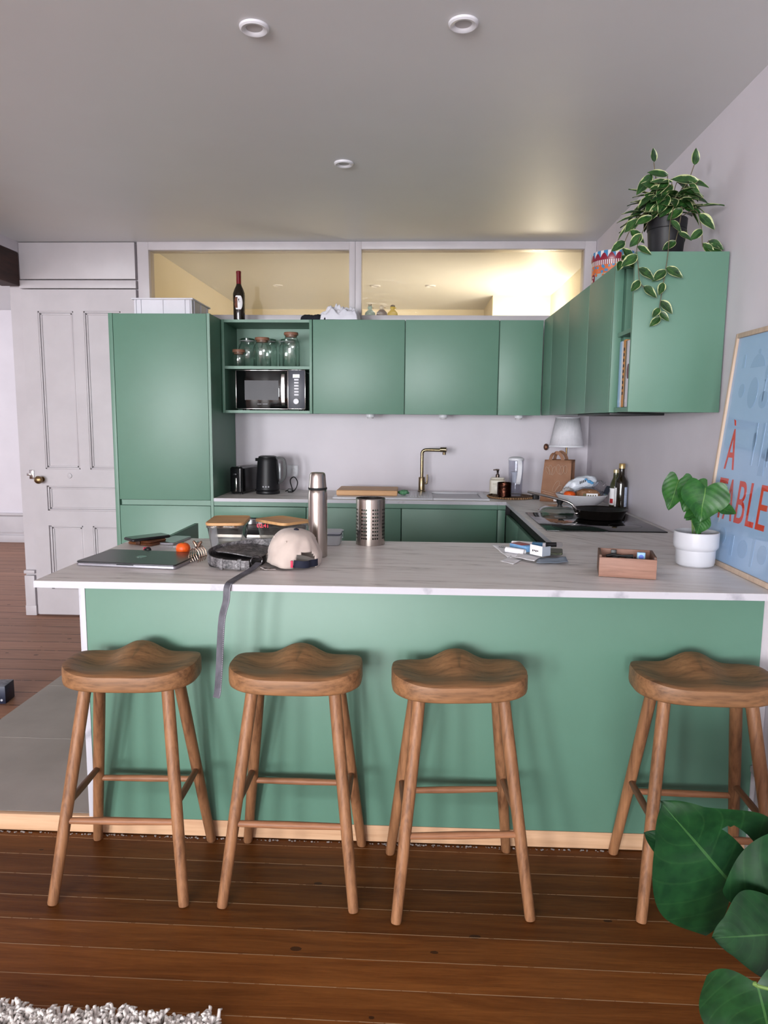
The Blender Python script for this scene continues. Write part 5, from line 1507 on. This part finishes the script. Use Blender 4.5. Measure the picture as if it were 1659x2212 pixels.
# ================================================================== ON TOP OF THE CABINETS
ZT = 2.1050
ct = thing('storage_crate', 'white plastic storage crate on the tall cabinet', 'crate', (-1.592, 4.70, ZT), .0)
wc = mat('crate_white', srgb(216, 214, 222), srgb(208, 206, 214), rough=.5)
b = B()
b.box(-.182, .182, -.182, .182, .0005, .004)
b.box(-.182, .182, -.184, -.180, .001, .098); b.box(-.182, .182, .180, .184, .001, .098); b.box(-.184, -.180, -.182, .182, .001, .098); b.box(.180, .184, -.182, .182, .001, .098)
b.obj('tub', wc, ct)
b = B(); b.box(-.196, .196, -.197, -.183, .0985, .108, .002); b.box(-.196, .196, .183, .197, .0985, .108, .002); b.box(-.196, -.183, -.183, .183, .0985, .108, .002); b.box(.183, .196, -.183, .183, .0985, .108, .002); b.obj('rim', wc, ct)
b = B()
for x in (-.172, -.140, .0, .14, .172): b.box(x - .003, x + .003, -.190, -.1845, .001, .098, .001)
for y in (-.14, 0, .14): b.box(.1845, .190, y - .003, y + .003, .001, .098, .001)
b.obj('ribs', wc, ct)
wi = thing('wine_bottle', 'dark wine bottle with a red capsule standing on the open shelf unit', 'bottle', (-1.165, 4.755, ZT - .0025))
B().lathe([(0, .004), (.030, 0), (.0360, .003), (.0375, .012), (.0395, .165), (.0385, .180), (.030, .205), (.019, .228), (.0152, .240), (.0145, .262), (0, .262)], 40).obj('glass', bottle_glass, wi)
B().lathe([(0, .2622), (.0152, .2402), (.0156, .2402), (.0155, .306), (.0165, .308), (.0165, .320), (.013, .323), (0, .323)], 28).obj('capsule', red_foil, wi)
b = B(); n = 20; rows = []
for j in range(13):
    z = .065 + .105 * j / 12
    half = .62 * math.sqrt(max(.0004, 1 - ((z - .1175) / .0526) ** 2))
    R_ = .0400
    rows.append([(R_ * math.cos(-PI / 2 + .12 + half * (2 * i / n - 1) * 1.15), R_ * math.sin(-PI / 2 + .12 + half * (2 * i / n - 1) * 1.15), z) for i in range(n + 1)])
b.loft(rows[1:-1], close=False, caps=False); b.obj('round_label', paper_white, wi)
b = B(); rows2 = [[p for p in r[:9]] for r in rows[2:-2]]
b.loft([[(x * 1.012, y * 1.012, z) for x, y, z in r] for r in rows2], close=False, caps=False); b.obj('label_picture', mat('rust_print', srgb(120, 70, 48), srgb(60, 40, 34), 60, rough=.6), wi)
b = B(); b.box(.004, .010, -.0412, -.0405, .128, .142); b.box(.001, .017, -.0412, -.0402, .120, .122); b.obj('label_print', ink, wi)
# cloths
def cloth_heap(name, lab, loc, rx, ry, h, m, seed, freq=5, amp=.35):
    b = B(); n = 60
    rows = []
    for j in range(n + 1):
        row = []
        for i in range(n + 1):
            u, v = i / n * 2 - 1, j / n * 2 - 1
            r = math.hypot(u, v)
            e = max(0, 1 - max(abs(u), abs(v)) ** 3)
            k = mnoise.noise(Vector((u * freq * .5 + seed, v * freq * .5, seed)))
            f = abs(mnoise.noise(Vector((u * freq + seed, v * freq * .8, 2.0))))
            wob = 1 + .15 * mnoise.noise(Vector((u * 2, v * 2, seed + 4)))
            z = h * e ** .45 * (.72 + amp * k) + h * .28 * (f - .2) * e
            row.append(b.bm.verts.new((u * rx * wob * (1 if abs(v) < .8 else .93), v * ry * wob, max(.0006, z))))
        rows.append(row)
    for j in range(n):
        for i in range(n): b.bm.faces.new((rows[j][i], rows[j][i + 1], rows[j + 1][i + 1], rows[j + 1][i]))
    base = [b.bm.verts.new((v.co.x, v.co.y, 0)) for v in (rows[0] + [r[-1] for r in rows[1:]] + rows[-1][-2::-1] + [r[0] for r in rows[-2:0:-1]])]
    o = b.obj(name, m, None, angle=180); o.location = loc
    vs = [v for v in []]
    return tag(o, lab, 'cloth')
cloth_heap('dark_cloth', 'folded dark navy cloth under the white one on the wall cabinets', (-.660, 4.745, ZT - .0020), .082, .085, .058, mat('dark_cloth', srgb(24, 26, 34), srgb(32, 34, 42), 40, rough=.95), 3.3, 3, .15)
cloth_heap('white_cloth', 'crumpled white cloth on the wall cabinets below the transom', (-.495, 4.742, ZT - .0015), .130, .088, .112, mat('white_cloth', srgb(224, 224, 232), srgb(212, 212, 222), 10, rough=.9), 7.7, 5.5, .5)

# bath toys on the transom sill, behind the glass
ZW = 2.1815
def duck(name, lab, x, col, head, beak, s=1.0):
    t = thing(name, lab, 'bath toy', (x, 5.068, ZW), 0, 'bath toys on the transom sill')
    m1 = mat(name + '_vinyl_' + str(int(x * 1000)), col, rough=.4)
    B().lathe([(0, 0), (.028 * s, 0), (.034 * s, .010 * s), (.031 * s, .026 * s), (.020 * s, .038 * s), (.015 * s, .044 * s), (0, .046 * s)], 24, sx=1.1, sy=.8).obj('body', m1, t)
    B().ball((0, -.004 * s, .058 * s), .018 * s, .016 * s, .016 * s).obj('head', mat('vinyl_' + head[0], head[1], rough=.4), t)
    b = B(); b.ball((.019 * s, -.010 * s, .056 * s), .008 * s, .006 * s, .004 * s, 10, 6); b.obj('beak', mat('vinyl_' + beak[0], beak[1], rough=.4), t)
    return t
t = duck('bath_toy', 'pale blue bath toy behind the right transom window, leftmost', -.318, srgb(170, 206, 214), ('paleblue', srgb(172, 208, 216)), ('cream', srgb(220, 206, 180)))
b = B(); b.tube([(-.008, 0, .072), (-.009, 0, .084)], .004, 8); b.tube([(.006, 0, .072), (.007, 0, .084)], .004, 8); b.obj('ears', mat('vinyl_grey', srgb(110, 110, 118), rough=.5), t)
t = duck('bath_toy', 'grey and white bath toy behind the right transom window, middle one', -.236, srgb(132, 122, 130), ('white', srgb(226, 222, 220)), ('cream', srgb(220, 206, 180)), 1.05)
t = duck('bath_toy', 'yellow bath toy behind the right transom window, rightmost', -.160, srgb(226, 206, 96), ('yellow', srgb(226, 206, 96)), ('yellow', srgb(226, 206, 96)), 1.0)
B().lathe([(0, .064), (.017, .066), (.016, .074), (.008, .079), (0, .080)], 16, c=(0, -.004, 0)).obj('hat', mat('vinyl_brown', srgb(96, 84, 74), rough=.5), t)

# patterned tin
def tin_mat():
    m, nt, b = base_mat('folk_pattern_tin')
    tc = N(nt, 'ShaderNodeTexCoord'); sep = N(nt, 'ShaderNodeSeparateXYZ'); nt.links.new(tc.outputs['Object'], sep.inputs[0])
    ang = math_node(nt, 'ARCTAN2', sep.outputs[1], sep.outputs[0])
    z = math_node(nt, 'DIVIDE', sep.outputs[2], .238)
    stripes = math_node(nt, 'GREATER_THAN', math_node(nt, 'SINE', math_node(nt, 'MULTIPLY', ang, 62)), 0)
    scal = math_node(nt, 'ABSOLUTE', math_node(nt, 'SINE', math_node(nt, 'MULTIPLY', ang, 9)))
    def mixc(f, a, c):
        mx = N(nt, 'ShaderNodeMix', data_type='RGBA'); nt.links.new(f, mx.inputs[0])
        for i, v in ((6, a), (7, c)):
            if isinstance(v, tuple): mx.inputs[i].default_value = v
            else: nt.links.new(v, mx.inputs[i])
        return mx.outputs[2]
    red, blue, white, orange, teal = srgb(140, 24, 52), srgb(70, 140, 190), srgb(232, 224, 226), srgb(214, 110, 56), srgb(150, 176, 176)
    vo = N(nt, 'ShaderNodeTexVoronoi'); vo.inputs['Scale'].default_value = 42; nt.links.new(tc.outputs['Object'], vo.inputs['Vector'])
    dots = math_node(nt, 'LESS_THAN', vo.outputs['Distance'], .32)
    band1 = mixc(stripes, red, white)
    vary = math_node(nt, 'GREATER_THAN', math_node(nt, 'SINE', math_node(nt, 'MULTIPLY', ang, 4.5)), 0)
    body = mixc(dots, mixc(vary, red, teal), mixc(vary, white, orange))
    swirl = mixc(dots, orange, blue)
    topb = mixc(math_node(nt, 'GREATER_THAN', math_node(nt, 'MULTIPLY_ADD', scal, .10, .84), z), mixc(math_node(nt, 'GREATER_THAN', math_node(nt, 'SINE', math_node(nt, 'MULTIPLY', ang, 18)), .2), blue, white), red)
    # rebuild from bottom to top
    c = mixc(math_node(nt, 'GREATER_THAN', z, .52), body, swirl)
    c = mixc(math_node(nt, 'GREATER_THAN', z, .70), c, band1)
    c = mixc(math_node(nt, 'GREATER_THAN', z, .80), c, topb)
    nt.links.new(c, b.inputs['Base Color']); b.inputs['Roughness'].default_value = .3
    return m
tn = thing('patterned_tin', 'round tin with a red, blue and orange folk pattern on the right wing cabinets', 'tin', (1.035, 3.90, ZU1 + .0003))
tm = tin_mat()
B().lathe([(0, 0), (.106, 0), (.108, .003), (.108, .185), (.109, .187), (.109, .190), (0, .190)], 64).obj('body', tm, tn)
B().lathe([(0, .1905), (.1105, .1905), (.1115, .195), (.1115, .232), (.1095, .236), (0, .238)], 64).obj('lid', tm, tn)
B().lathe([(.1085, .001), (.1110, .001), (.1110, .006), (.1085, .006), (.1085, .001)], 64).obj('bottom_bead', mat('gold_bead', srgb(214, 186, 130), rough=.25, metal=.9), tn)

# ================================================================== POSTER
po = thing('framed_poster', 'pale oak framed blue poster with big red letters leaning on the right wall', 'poster', (1.0735, 2.635, Z))
dv = Vector((.079, 0, .816)).normalized()
# local poster plane: s runs towards the camera, t runs up
PM = Matrix(((0, dv.x, -dv.z, 0), (-1, 0, 0, 0), (0, dv.z, dv.x, 0), (0, 0, 0, 1)))
# columns: s-axis (0,-1,0), t-axis dv, normal pointing to the room (-x)
PM = Matrix(((0, dv.x, -dv.z), (-1, 0, 0), (0, dv.z, dv.x))).to_4x4()
PW, PH, FW = .610, .815, .017
def pbox(b, s0, s1, t0, t1, n0, n1, bev=0): b.box(s0, s1, t0, t1, n0, n1, bev, M=PM); return b
b = B()
pbox(b, 0, FW * .8, 0, PH, -.014, .006, .0012); pbox(b, PW - FW * .8, PW, 0, PH, -.014, .006, .0012); pbox(b, FW * .8, PW - FW * .8, 0, FW, -.014, .006, .0012); pbox(b, FW * .8, PW - FW * .8, PH - FW, PH, -.014, .006, .0012)
b.obj('frame', pale_oak, po)
pb_blue = mat('poster_blue', srgb(154, 184, 216), srgb(146, 176, 210), 3, rough=.5, coat=.8, coat_rough=.02)
b = B(); pbox(b, FW * .8, PW - FW * .8, FW, PH - FW, -.010, -.002); b.obj('print', pb_blue, po)
pr_red = mat('poster_red', srgb(206, 62, 44), srgb(198, 56, 40), 6, rough=.5, coat=.8, coat_rough=.02)
b = B()
def put(body, s0, s1, t0, t1):
    q = fit_text(text_bm(body, .1, .0004), s0, s1, t0, t1); bmesh.ops.transform(q.bm, matrix=PM @ Matrix.Translation((0, 0, -.0012)), verts=q.bm.verts[:]); b.merge(q.bm)
put('A', .064, .140, .336, .478); 
b.prism([(.083, .512), (.098, .507), (.103, .489), (.094, .490)], -.0016, -.0008, M=PM)
for ch, s0, s1 in (('T', .053, .117), ('A', .116, .186), ('B', .206, .270), ('L', .289, .344), ('E', .358, .416)): put(ch, s0, s1, .162, .304)
b.obj('lettering', pr_red, po, smooth=False)
sil_blue = mat('poster_silhouette_blue', srgb(140, 171, 205), srgb(135, 166, 200), 6, rough=.5, coat=.8, coat_rough=.02)  # darker blue print of the utensil silhouettes
b = B()
def flat(pts): b.prism(pts, -.0019, -.0013, M=PM)
def ell(cs, ct_, rs, rt, n=20): flat([(cs + rs * math.cos(2 * PI * i / n), ct_ + rt * math.sin(2 * PI * i / n)) for i in range(n)])
flat([(.136, .686), (.142, .700), (.155, .718), (.175, .729), (.195, .729), (.215, .718), (.232, .702), (.240, .686)]); ell(.186, .738, .009, .008)
ell(.185, .60, .034, .052); ell(.26, .66, .010, .026); flat([(.256, .57), (.264, .57), (.266, .64), (.254, .64)])
ell(.10, .61, .022, .024); ell(.265, .595 - .02, .030, .028); flat([(.075, .735), (.09, .735), (.094, .69), (.071, .69)])
flat([(.33, .74), (.40, .74), (.395, .68), (.335, .68)]); ell(.36, .60, .03, .06); ell(.45, .66, .026, .05); flat([(.445, .50), (.455, .50), (.457, .62), (.443, .62)])
for s_ in (.25, .30, .35): flat([(s_, .36), (s_ + .012, .36), (s_ + .014, .50), (s_ - .002, .50)])
ell(.255, .44, .012, .03); ell(.36, .40, .04, .022); flat([(.31, .33), (.35, .33), (.342, .40), (.318, .40)])
ell(.14, .105, .028, .030); flat([(.21, .05), (.232, .05), (.230, .12), (.212, .12)]); ell(.30, .085, .034, .030); flat([(.36, .04), (.375, .04), (.378, .13), (.358, .13)]); ell(.43, .09, .030, .03)
b.obj('utensil_print', sil_blue, po, smooth=False)['kind'] = 'stuff'

# ================================================================== PLANTS
def leaf(b, base, d, n, L_, W_, droop=.2, cup=.15, kind='oval', nu=8, nv=12, hole=None, twist=0):
    """adds one leaf blade with UVs; d = direction of the midrib, n = facing normal"""
    uvl = b.bm.loops.layers.uv.get('UVMap') or b.bm.loops.layers.uv.new('UVMap')
    d = Vector(d).normalized(); n = Vector(n); n = (n - d * n.dot(d)).normalized()
    s_ = d.cross(n)
    g = []
    for j in range(nv + 1):
        v = j / nv; row = []
        for i in range(nu + 1):
            u = i / nu * 2 - 1
            if kind == 'heart':
                w_ = W_ / 2 * (max(0, 1 - v ** 2.4) ** .8) * (.80 + .35 * math.sin(PI * min(1, v * 1.3))) if v < 1 else 0
                al = L_ * (v - .20 * (1 - v) ** 2.5 * (math.sin(abs(u) * PI * .68)) * 1.1)
            else:
                w_ = W_ / 2 * math.sin(PI * (v ** .78)) ** .85 if 0 < v < 1 else 0
                al = L_ * v
            off = cup * W_ * (u * u) * (1 - v * .5) - droop * L_ * v * v + .02 * W_ * math.sin(v * 9 + u * 2)
            row.append((b.bm.verts.new(Vector(base) + d * al + s_ * (u * w_) + n * off), ((u + 1) / 2, v)))
        g.append(row)
    for j in range(nv):
        for i in range(nu):
            q = [g[j][i], g[j][i + 1], g[j + 1][i + 1], g[j + 1][i]]
            if hole:
                u = (i + .5) / nu * 2 - 1; v = (j + .5) / nv
                if any(((u - h[0]) / h[2]) ** 2 + ((v - h[1]) / h[3]) ** 2 < 1 for h in hole): continue
            try:
                f = b.bm.faces.new([x[0] for x in q])
                for lp_, x in zip(f.loops, q): lp_[uvl].uv = x[1]
            except ValueError: pass
def finish_leaf(b, name, m, parent):
    bmesh.ops.delete(b.bm, geom=[v for v in b.bm.verts if not v.link_faces], context='VERTS')
    o = b.obj(name, m, parent, angle=180, recalc=False)
    return o
phil = leaf_mat('philodendron_leaf', srgb(26, 74, 26), srgb(44, 100, 34), srgb(110, 150, 72), rough=.42)
monst = leaf_mat('monstera_leaf', srgb(16, 52, 26), srgb(26, 68, 33), srgb(66, 108, 58), rough=.36)
hoya = leaf_mat('variegated_leaf', srgb(18, 50, 24), srgb(48, 88, 36), srgb(104, 138, 74), edge=srgb(188, 196, 142), edge_at=.86, rough=.36)

# white pot with the young plant
wpn = thing('potted_plant', 'young heart leaved plant in a white stepped pot beside the poster', 'plant', (.990, 2.478, Z))
B().lathe([(0, .001), (.054, 0), (.062, .006), (.0645, .016), (.0655, .058), (.069, .062), (.0735, .068), (.0745, .076), (.0745, .119), (.0725, .121), (.070, .119), (.069, .10), (0, .10)], 56).obj('pot', white_ceramic, wpn)
b = B(); b.lathe([(0, .102), (.068, .102), (.0685, .1008), (0, .1005)], 30)
b.obj('soil', soil, wpn)
def W2(x, y, z): return Vector((x - .990, y - 2.478, z - Z))
LV = [  # base of blade, tip, normal, width, name
    (W2(.988, 2.425, 1.243), W2(.970, 2.402, 1.128), (-.02, -.97, .22), .150, .04),
    (W2(.962, 2.455, 1.258), W2(.925, 2.435, 1.158), (-.30, -.9, .2), .088, .05),
    (W2(.925, 2.500, 1.262), W2(.885, 2.470, 1.160), (-.55, -.8, .2), .085, .06),
    (W2(.985, 2.430, 1.138), W2(.965, 2.410, 1.086), (.05, -.9, .2), .062, .05),
    (W2(1.030, 2.420, 1.180), W2(1.078, 2.385, 1.162), (.1, -.75, .65), .055, .05),
    (W2(.985, 2.440, 1.168), W2(.925, 2.43, 1.140), (-.1, -.5, .85), .062, .10),
    (W2(1.020, 2.480, 1.215), W2(1.055, 2.470, 1.180), (.2, -.8, .5), .050, .10),
    (W2(.990, 2.475, 1.165), W2(.950, 2.480, 1.125), (-.2, -.6, .7), .060, .10),
]
for i, (p, tip, nn, wd, dr) in enumerate(LV):
    b = B(); leaf(b, p, tip - p, nn, (tip - p).length, wd, dr, .10, 'heart' if i != 4 else 'oval', 10, 14)
    o = finish_leaf(b, 'leaf', phil, wpn)
    foot = Vector((.012 * math.cos(i * 2.4), .012 * math.sin(i * 2.4), .1005))
    mid = foot.lerp(p, .6) + Vector((p.x * .05, .012, .01))
    B().tube(smooth_path([foot, mid, p], 6), [.0034] * 7 + [.0028] * 6, 8).obj('petiole', stem_green, wpn)

# trailing plant in a black pot on the end unit
tp_ = thing('trailing_plant', 'variegated trailing plant in a black pot on top of the end cabinet', 'plant', (.990, 2.965, ZU1 + .0025))
B().lathe([(0, 0), (.060, 0), (.063, .004), (.072, .110), (.0745, .112), (.0765, .150), (.0745, .152), (.072, .150), (.070, .125), (0, .125)], 44).obj('pot', mat('black_nursery_pot', srgb(26, 26, 30), srgb(32, 32, 36), rough=.5), tp_)
B().lathe([(0, .127), (.069, .127), (.0695, .1255), (0, .1255)], 28).obj('soil', soil, tp_)
rs = random.Random(21)
TO = Vector((.990, 2.965, ZU1 + .0025))
def TW(x, y, z): return Vector((x, y, z)) - TO
bf = B(); bs_ = B()
crown = []
for k in range(62):
    a = rs.uniform(0, 2 * PI); el = rs.uniform(-.15, 1.1); r = rs.uniform(.045, .125)
    p = Vector((math.cos(a) * r * math.cos(el) * .95, math.sin(a) * r * math.cos(el) * .8, .152 + .095 * math.sin(max(el, -.1)) + rs.uniform(-.01, .035)))
    out_ = Vector((math.cos(a), math.sin(a) * .9, rs.uniform(-.7, .35)))
    nn = Vector((math.cos(a) * .4, math.sin(a) * .4 - .35, .9))
    leaf(bf, p, out_, nn, rs.uniform(.070, .108), rs.uniform(.034, .050), rs.uniform(.1, .45), .18, 'oval', 6, 9)
    if k % 2 == 0: bs_.tube(smooth_path([(p.x * .25, p.y * .25, .127), (p.x * .6, p.y * .6, p.z * .95 + .02), p], 4), .0016, 6)
# tall shoots seen in the photo
for bx, bz, dx, dz, L_, W_ in ((.905, 2.452, -.10, 1, .052, .028), (1.058, 2.440, .05, 1, .062, .034), (.900, 2.405, -.55, -.7, .095, .042), (.960, 2.402, -.9, .15, .080, .040), (1.075, 2.380, -.95, .10, .105, .048), (1.06, 2.315, -.85, -.35, .090, .044), (.985, 2.31, -.6, -.75, .08, .040), (.935, 2.30, -.5, -.8, .08, .038)):
    p = TW(bx, 2.900, bz)
    leaf(bf, p, (dx, -.15, dz), (.1, -.9, .45), L_, W_, .12, .15, 'oval', 6, 10)
    bs_.tube(smooth_path([(.0, -.01, .127), (p.x * .5, p.y * .5, .2), p], 5), .0017, 6)
for k in range(22):
    x = rs.uniform(-.095, .095); z = rs.uniform(.185, .300)
    p = Vector((x * .8, rs.uniform(-.085, -.02), z))
    sd_ = 1 if x > 0 else -1
    leaf(bf, p, (sd_ * rs.uniform(.3, 1), -.25, rs.uniform(-.8, .35)), (sd_ * .2, -.8, rs.uniform(.2, .8)), rs.uniform(.070, .100), rs.uniform(.034, .046), rs.uniform(.05, .25), .16, 'oval', 6, 10)
    bs_.tube(smooth_path([(x * .2, -.01, .127), (p.x * .6, p.y * .7, z * .85), p], 4), .0016, 6)
finish_leaf(bf, 'foliage', hoya, tp_)
bs_.obj('stems', vine_brown, tp_)
def vine(pts, leaves, seed, size=.055):
    r_ = random.Random(seed)
    path = smooth_path([TW(*p) for p in pts], 8)
    root = B().tube(path, .0016, 6).obj('vine', vine_brown, tp_)
    b = B()
    for (t, side, L_) in leaves:
        i = min(int(t * (len(path) - 1)), len(path) - 2)
        p = path[i]
        dd = Vector((side * .75, -.25, -.55 + r_.uniform(-.25, .25)))
        leaf(b, p, dd, (side * .15, -.9, .35 + r_.uniform(-.2, .3)), L_ * 1.2, L_ * .68, .15, .16, 'oval', 6, 9)
    finish_leaf(b, 'vine_leaves', hoya, root)
Yv = 2.800
vine([(.985, 2.93, 2.24), (.985, 2.875, 2.29), (.960, 2.84, 2.22), (.945, 2.80, 2.10), (.938, Yv, 2.02), (.930, Yv, 1.95), (.925, Yv, 1.89), (.930, Yv, 1.85)],
     [(.30, 1, .050), (.55, 1, .060), (.57, -1, .055), (.66, -.3, .045), (.80, 1, .055), (.86, -.5, .040), (.90, .5, .042), (.97, -1, .044)], 1)
vine([(.960, 2.93, 2.24), (.925, 2.89, 2.27), (.870, 2.85, 2.20), (.835, 2.82, 2.12), (.833, 2.79, 2.05), (.842, 2.79, 1.99), (.860, 2.79, 1.965)],
     [(.25, -1, .060), (.40, -1, .055), (.52, 1, .050), (.60, -1, .062), (.72, 1, .060), (.85, -.6, .046), (.97, 1, .055)], 2)
vine([(.945, 2.95, 2.25), (.890, 2.93, 2.27), (.835, 2.91, 2.21), (.805, 2.90, 2.14), (.800, 2.90, 2.08)],
     [(.40, -1, .060), (.55, 1, .062), (.70, -1, .055), (.80, 1, .060), (.90, 1, .058), (.98, -.2, .044)], 3)
vine([(1.02, 2.93, 2.25), (1.065, 2.88, 2.27), (1.085, 2.86, 2.20), (1.095, 2.86, 2.13), (1.120, 2.87, 2.155)],
     [(.35, 1, .070), (.55, -1, .050), (.70, 1, .060), (.85, 1, .065), (.97, 1, .055)], 4)
vine([(1.0, 2.92, 2.25), (1.01, 2.87, 2.28), (1.00, 2.86, 2.20), (.985, 2.85, 2.135)],
     [(.45, -1, .060), (.75, 1, .050), (.95, -1, .052)], 5)

# big monstera at the lower right
mo_ = thing('monstera', 'large dark green monstera plant in the lower right foreground', 'plant', (.93, 1.18, 0))
pot_t = mat('terracotta_grey_pot', srgb(150, 142, 136), srgb(140, 132, 126), 20, rough=.7)
B().lathe([(0, 0), (.105, 0), (.11, .004), (.135, .235), (.145, .238), (.145, .262), (.132, .262), (.126, .22), (0, .22)], 40).obj('pot', pot_t, mo_)
B().lathe([(0, .222), (.126, .222), (.1265, .2205), (0, .2205)], 28).obj('soil', soil, mo_)
MO = Vector((.93, 1.18, 0))
BL = [  # base, tip, normal, width factor, holes
    (Vector((.730, 1.50, .430)), Vector((.556, 1.47, .631)), (-.12, -.95, .20), .300, .05, [(.52, .36, .10, .15)]),
    (Vector((.770, 1.40, .450)), Vector((.930, 1.38, .650)), (-.20, -.90, .30), .22, .10, None),
    (Vector((.742, 1.34, .435)), Vector((.614, 1.31, .447)), (-.15, -.70, .65), .150, .10, None),
    (Vector((.668, 1.25, .400)), Vector((.720, 1.23, .215)), (-.25, -.90, .30), .215, .05, None),
    (Vector((.700, 1.57, .430)), Vector((.560, 1.57, .500)), (-.20, -.90, .40), .130, .10, None),
    (Vector((.800, 1.28, .470)), Vector((.900, 1.20, .62)), (.1, -.8, .5), .20, .2, None),
    (Vector((.760, 1.20, .360)), Vector((.860, 1.12, .27)), (-.2, -.8, .5), .20, .2, None),
]
for p, tip, nn, wd, dr, hole in BL:
    p = p - MO; tip = tip - MO
    b = B(); leaf(b, p, tip - p, nn, (tip - p).length * 1.02, wd, dr, .06, 'heart', 36, 44, hole)
    finish_leaf(b, 'leaf', monst, mo_)
    foot = Vector((p.x * .12, p.y * .12, .2215))
    B().tube(smooth_path([foot, foot.lerp(p, .55) + Vector((.03, -.01, .06)), p + Vector((.004, 0, -.004)), p], 6), [.0055] * 10 + [.0042] * 9, 10).obj('petiole', stem_green, mo_)

# ================================================================== FLOOR BITS
db = thing('small_dark_box', 'small dark blue box on the floor at the left edge', 'box', (-2.150, 3.43, .0003), .1)
navy_card = mat('navy_card', srgb(34, 40, 66), srgb(28, 32, 52), 20, rough=.4)
B().box(-.07, .07, -.05, .05, 0, .092, .002).obj('carton', navy_card, db)
B().box(-.0695, .0695, -.0495, .0495, .0922, .0945, .001).obj('top_label', mat('grey_print_card', srgb(120, 122, 132), srgb(70, 72, 84), 40, rough=.4), db)
b = B(); b.lathe([(0, 0), (.006, 0), (.006, .0008), (0, .0008)], 16, M=Matrix.Translation((.05, -.0502, .02)) @ Matrix.Rotation(PI / 2, 4, 'X')); b.obj('seal_print', mat('silver_dot', srgb(190, 190, 196), rough=.5), db)
# shaggy rug
rg = thing('shaggy_rug', 'fluffy white shag rug at the bottom left corner', 'rug', (-1.05, 1.15, 0))
rug_m = mat('shag_white', srgb(238, 233, 228), srgb(226, 220, 214), 30, rough=.95, sheen=.3)
edge = lambda x: 1.508 - .012 * math.sin(x * 9) 
b = B(); b.rbox(-.90, .575, -.75, .345, .0005, .012, .03, .004); b.obj('backing', rug_m, rg)
b = B(); r_ = random.Random(5)
for k in range(2600):
    x = -.5 + r_.random() * 1.10; yy = .362 - (r_.random() ** 1.6) * .26
    if x > .56: x = .56 + r_.random() * .03; 
    p = Vector((x, yy + .008 * math.sin(x * 23), .010))
    lean = Vector((r_.uniform(-.016, .016), r_.uniform(-.012, .018), r_.uniform(.016, .032)))
    q_ = p + lean; m_ = p.lerp(q_, .55) + Vector((r_.uniform(-.006, .006), r_.uniform(-.006, .006), .004))
    b.tube([p, m_, q_, q_ + Vector((lean.x * .5, lean.y * .5, -.004))], [.0035, .0050, .0045, .002], 5)
o = b.obj('pile', rug_m, rg, angle=180); o['kind'] = 'stuff'
# pale dust and plaster crumbs where the boards meet the pine strip
b = B()
for k in range(260):
    x = -1.5 + r_.random() * 2.2
    s_ = r_.uniform(.0012, .005)
    b.ball((x, 2.286 - abs(r_.gauss(0, .004)) , s_ * .5), s_, s_ * .8, s_ * .6, 6, 4)
o = b.obj('plaster_crumbs', mat('plaster_dust', srgb(150, 142, 138), srgb(110, 104, 100), 60, rough=.95), None)
tag(o, 'pale crumbly dust along the floor edge of the pine strip', 'dust'); o['kind'] = 'stuff'

# ================================================================== PIECES OF PARTS
def nest(things, part, subs):
    """pieces that belong to one part of a thing go under that part"""
    for o in [x for x in C.objects if x.parent is None and x.name.split('.')[0] == things]:
        kids = list(o.children)
        host = [k for k in kids if k.name.split('.')[0] == part]
        if not host: continue
        for k in kids:
            if k.name.split('.')[0] in subs: k.parent = host[0]
nest('microwave', 'door', ('door_window', 'door_handle', 'brand_print'))
nest('microwave', 'control_panel', ('buttons', 'dial', 'display', 'display_digits', 'panel_trim'))
nest('kettle', 'body', ('water_gauge', 'buttons', 'spout'))
nest('toaster', 'housing', ('slot', 'lever_track', 'lever'))
nest('paper_bag', 'bag_body', ('vegetable_print', 'shop_label', 'lettering'))
nest('oil_bottle', 'glass', ('side_label', 'front_label'))
nest('vinegar_bottle', 'glass', ('label', 'red_print'))
nest('wine_bottle', 'glass', ('round_label', 'label_picture', 'label_print'))
nest('framed_poster', 'print', ('lettering', 'utensil_print'))
nest('laptop', 'lid', ('lid_emblem',))
nest('laptop', 'base', ('finger_notch',))
nest('frying_pan', 'pan_body', ('non_stick_lining', 'handle_rivet'))
nest('soap_dispenser', 'pump', ('nozzle',))
nest('soap_dispenser', 'bottle', ('embossed_panel',))
nest('tap', 'spout', ('spray_head', 'nozzle'))
nest('oven', 'control_panel', ('clock_display',))
nest('baseball_cap', 'crown', ('top_button', 'eyelet'))
nest('baseball_cap', 'back_strap', ('red_tag',))
nest('shoulder_bag', 'strap_tail', ('stitching',))
nest('shoulder_bag', 'strap_loop', ('strap_keeper',))
nest('table_lamp', 'lamp_shade', ('bottom_trim', 'top_trim', 'shade_carrier'))
nest('plastic_box', 'lid', ('clip', 'seal'))
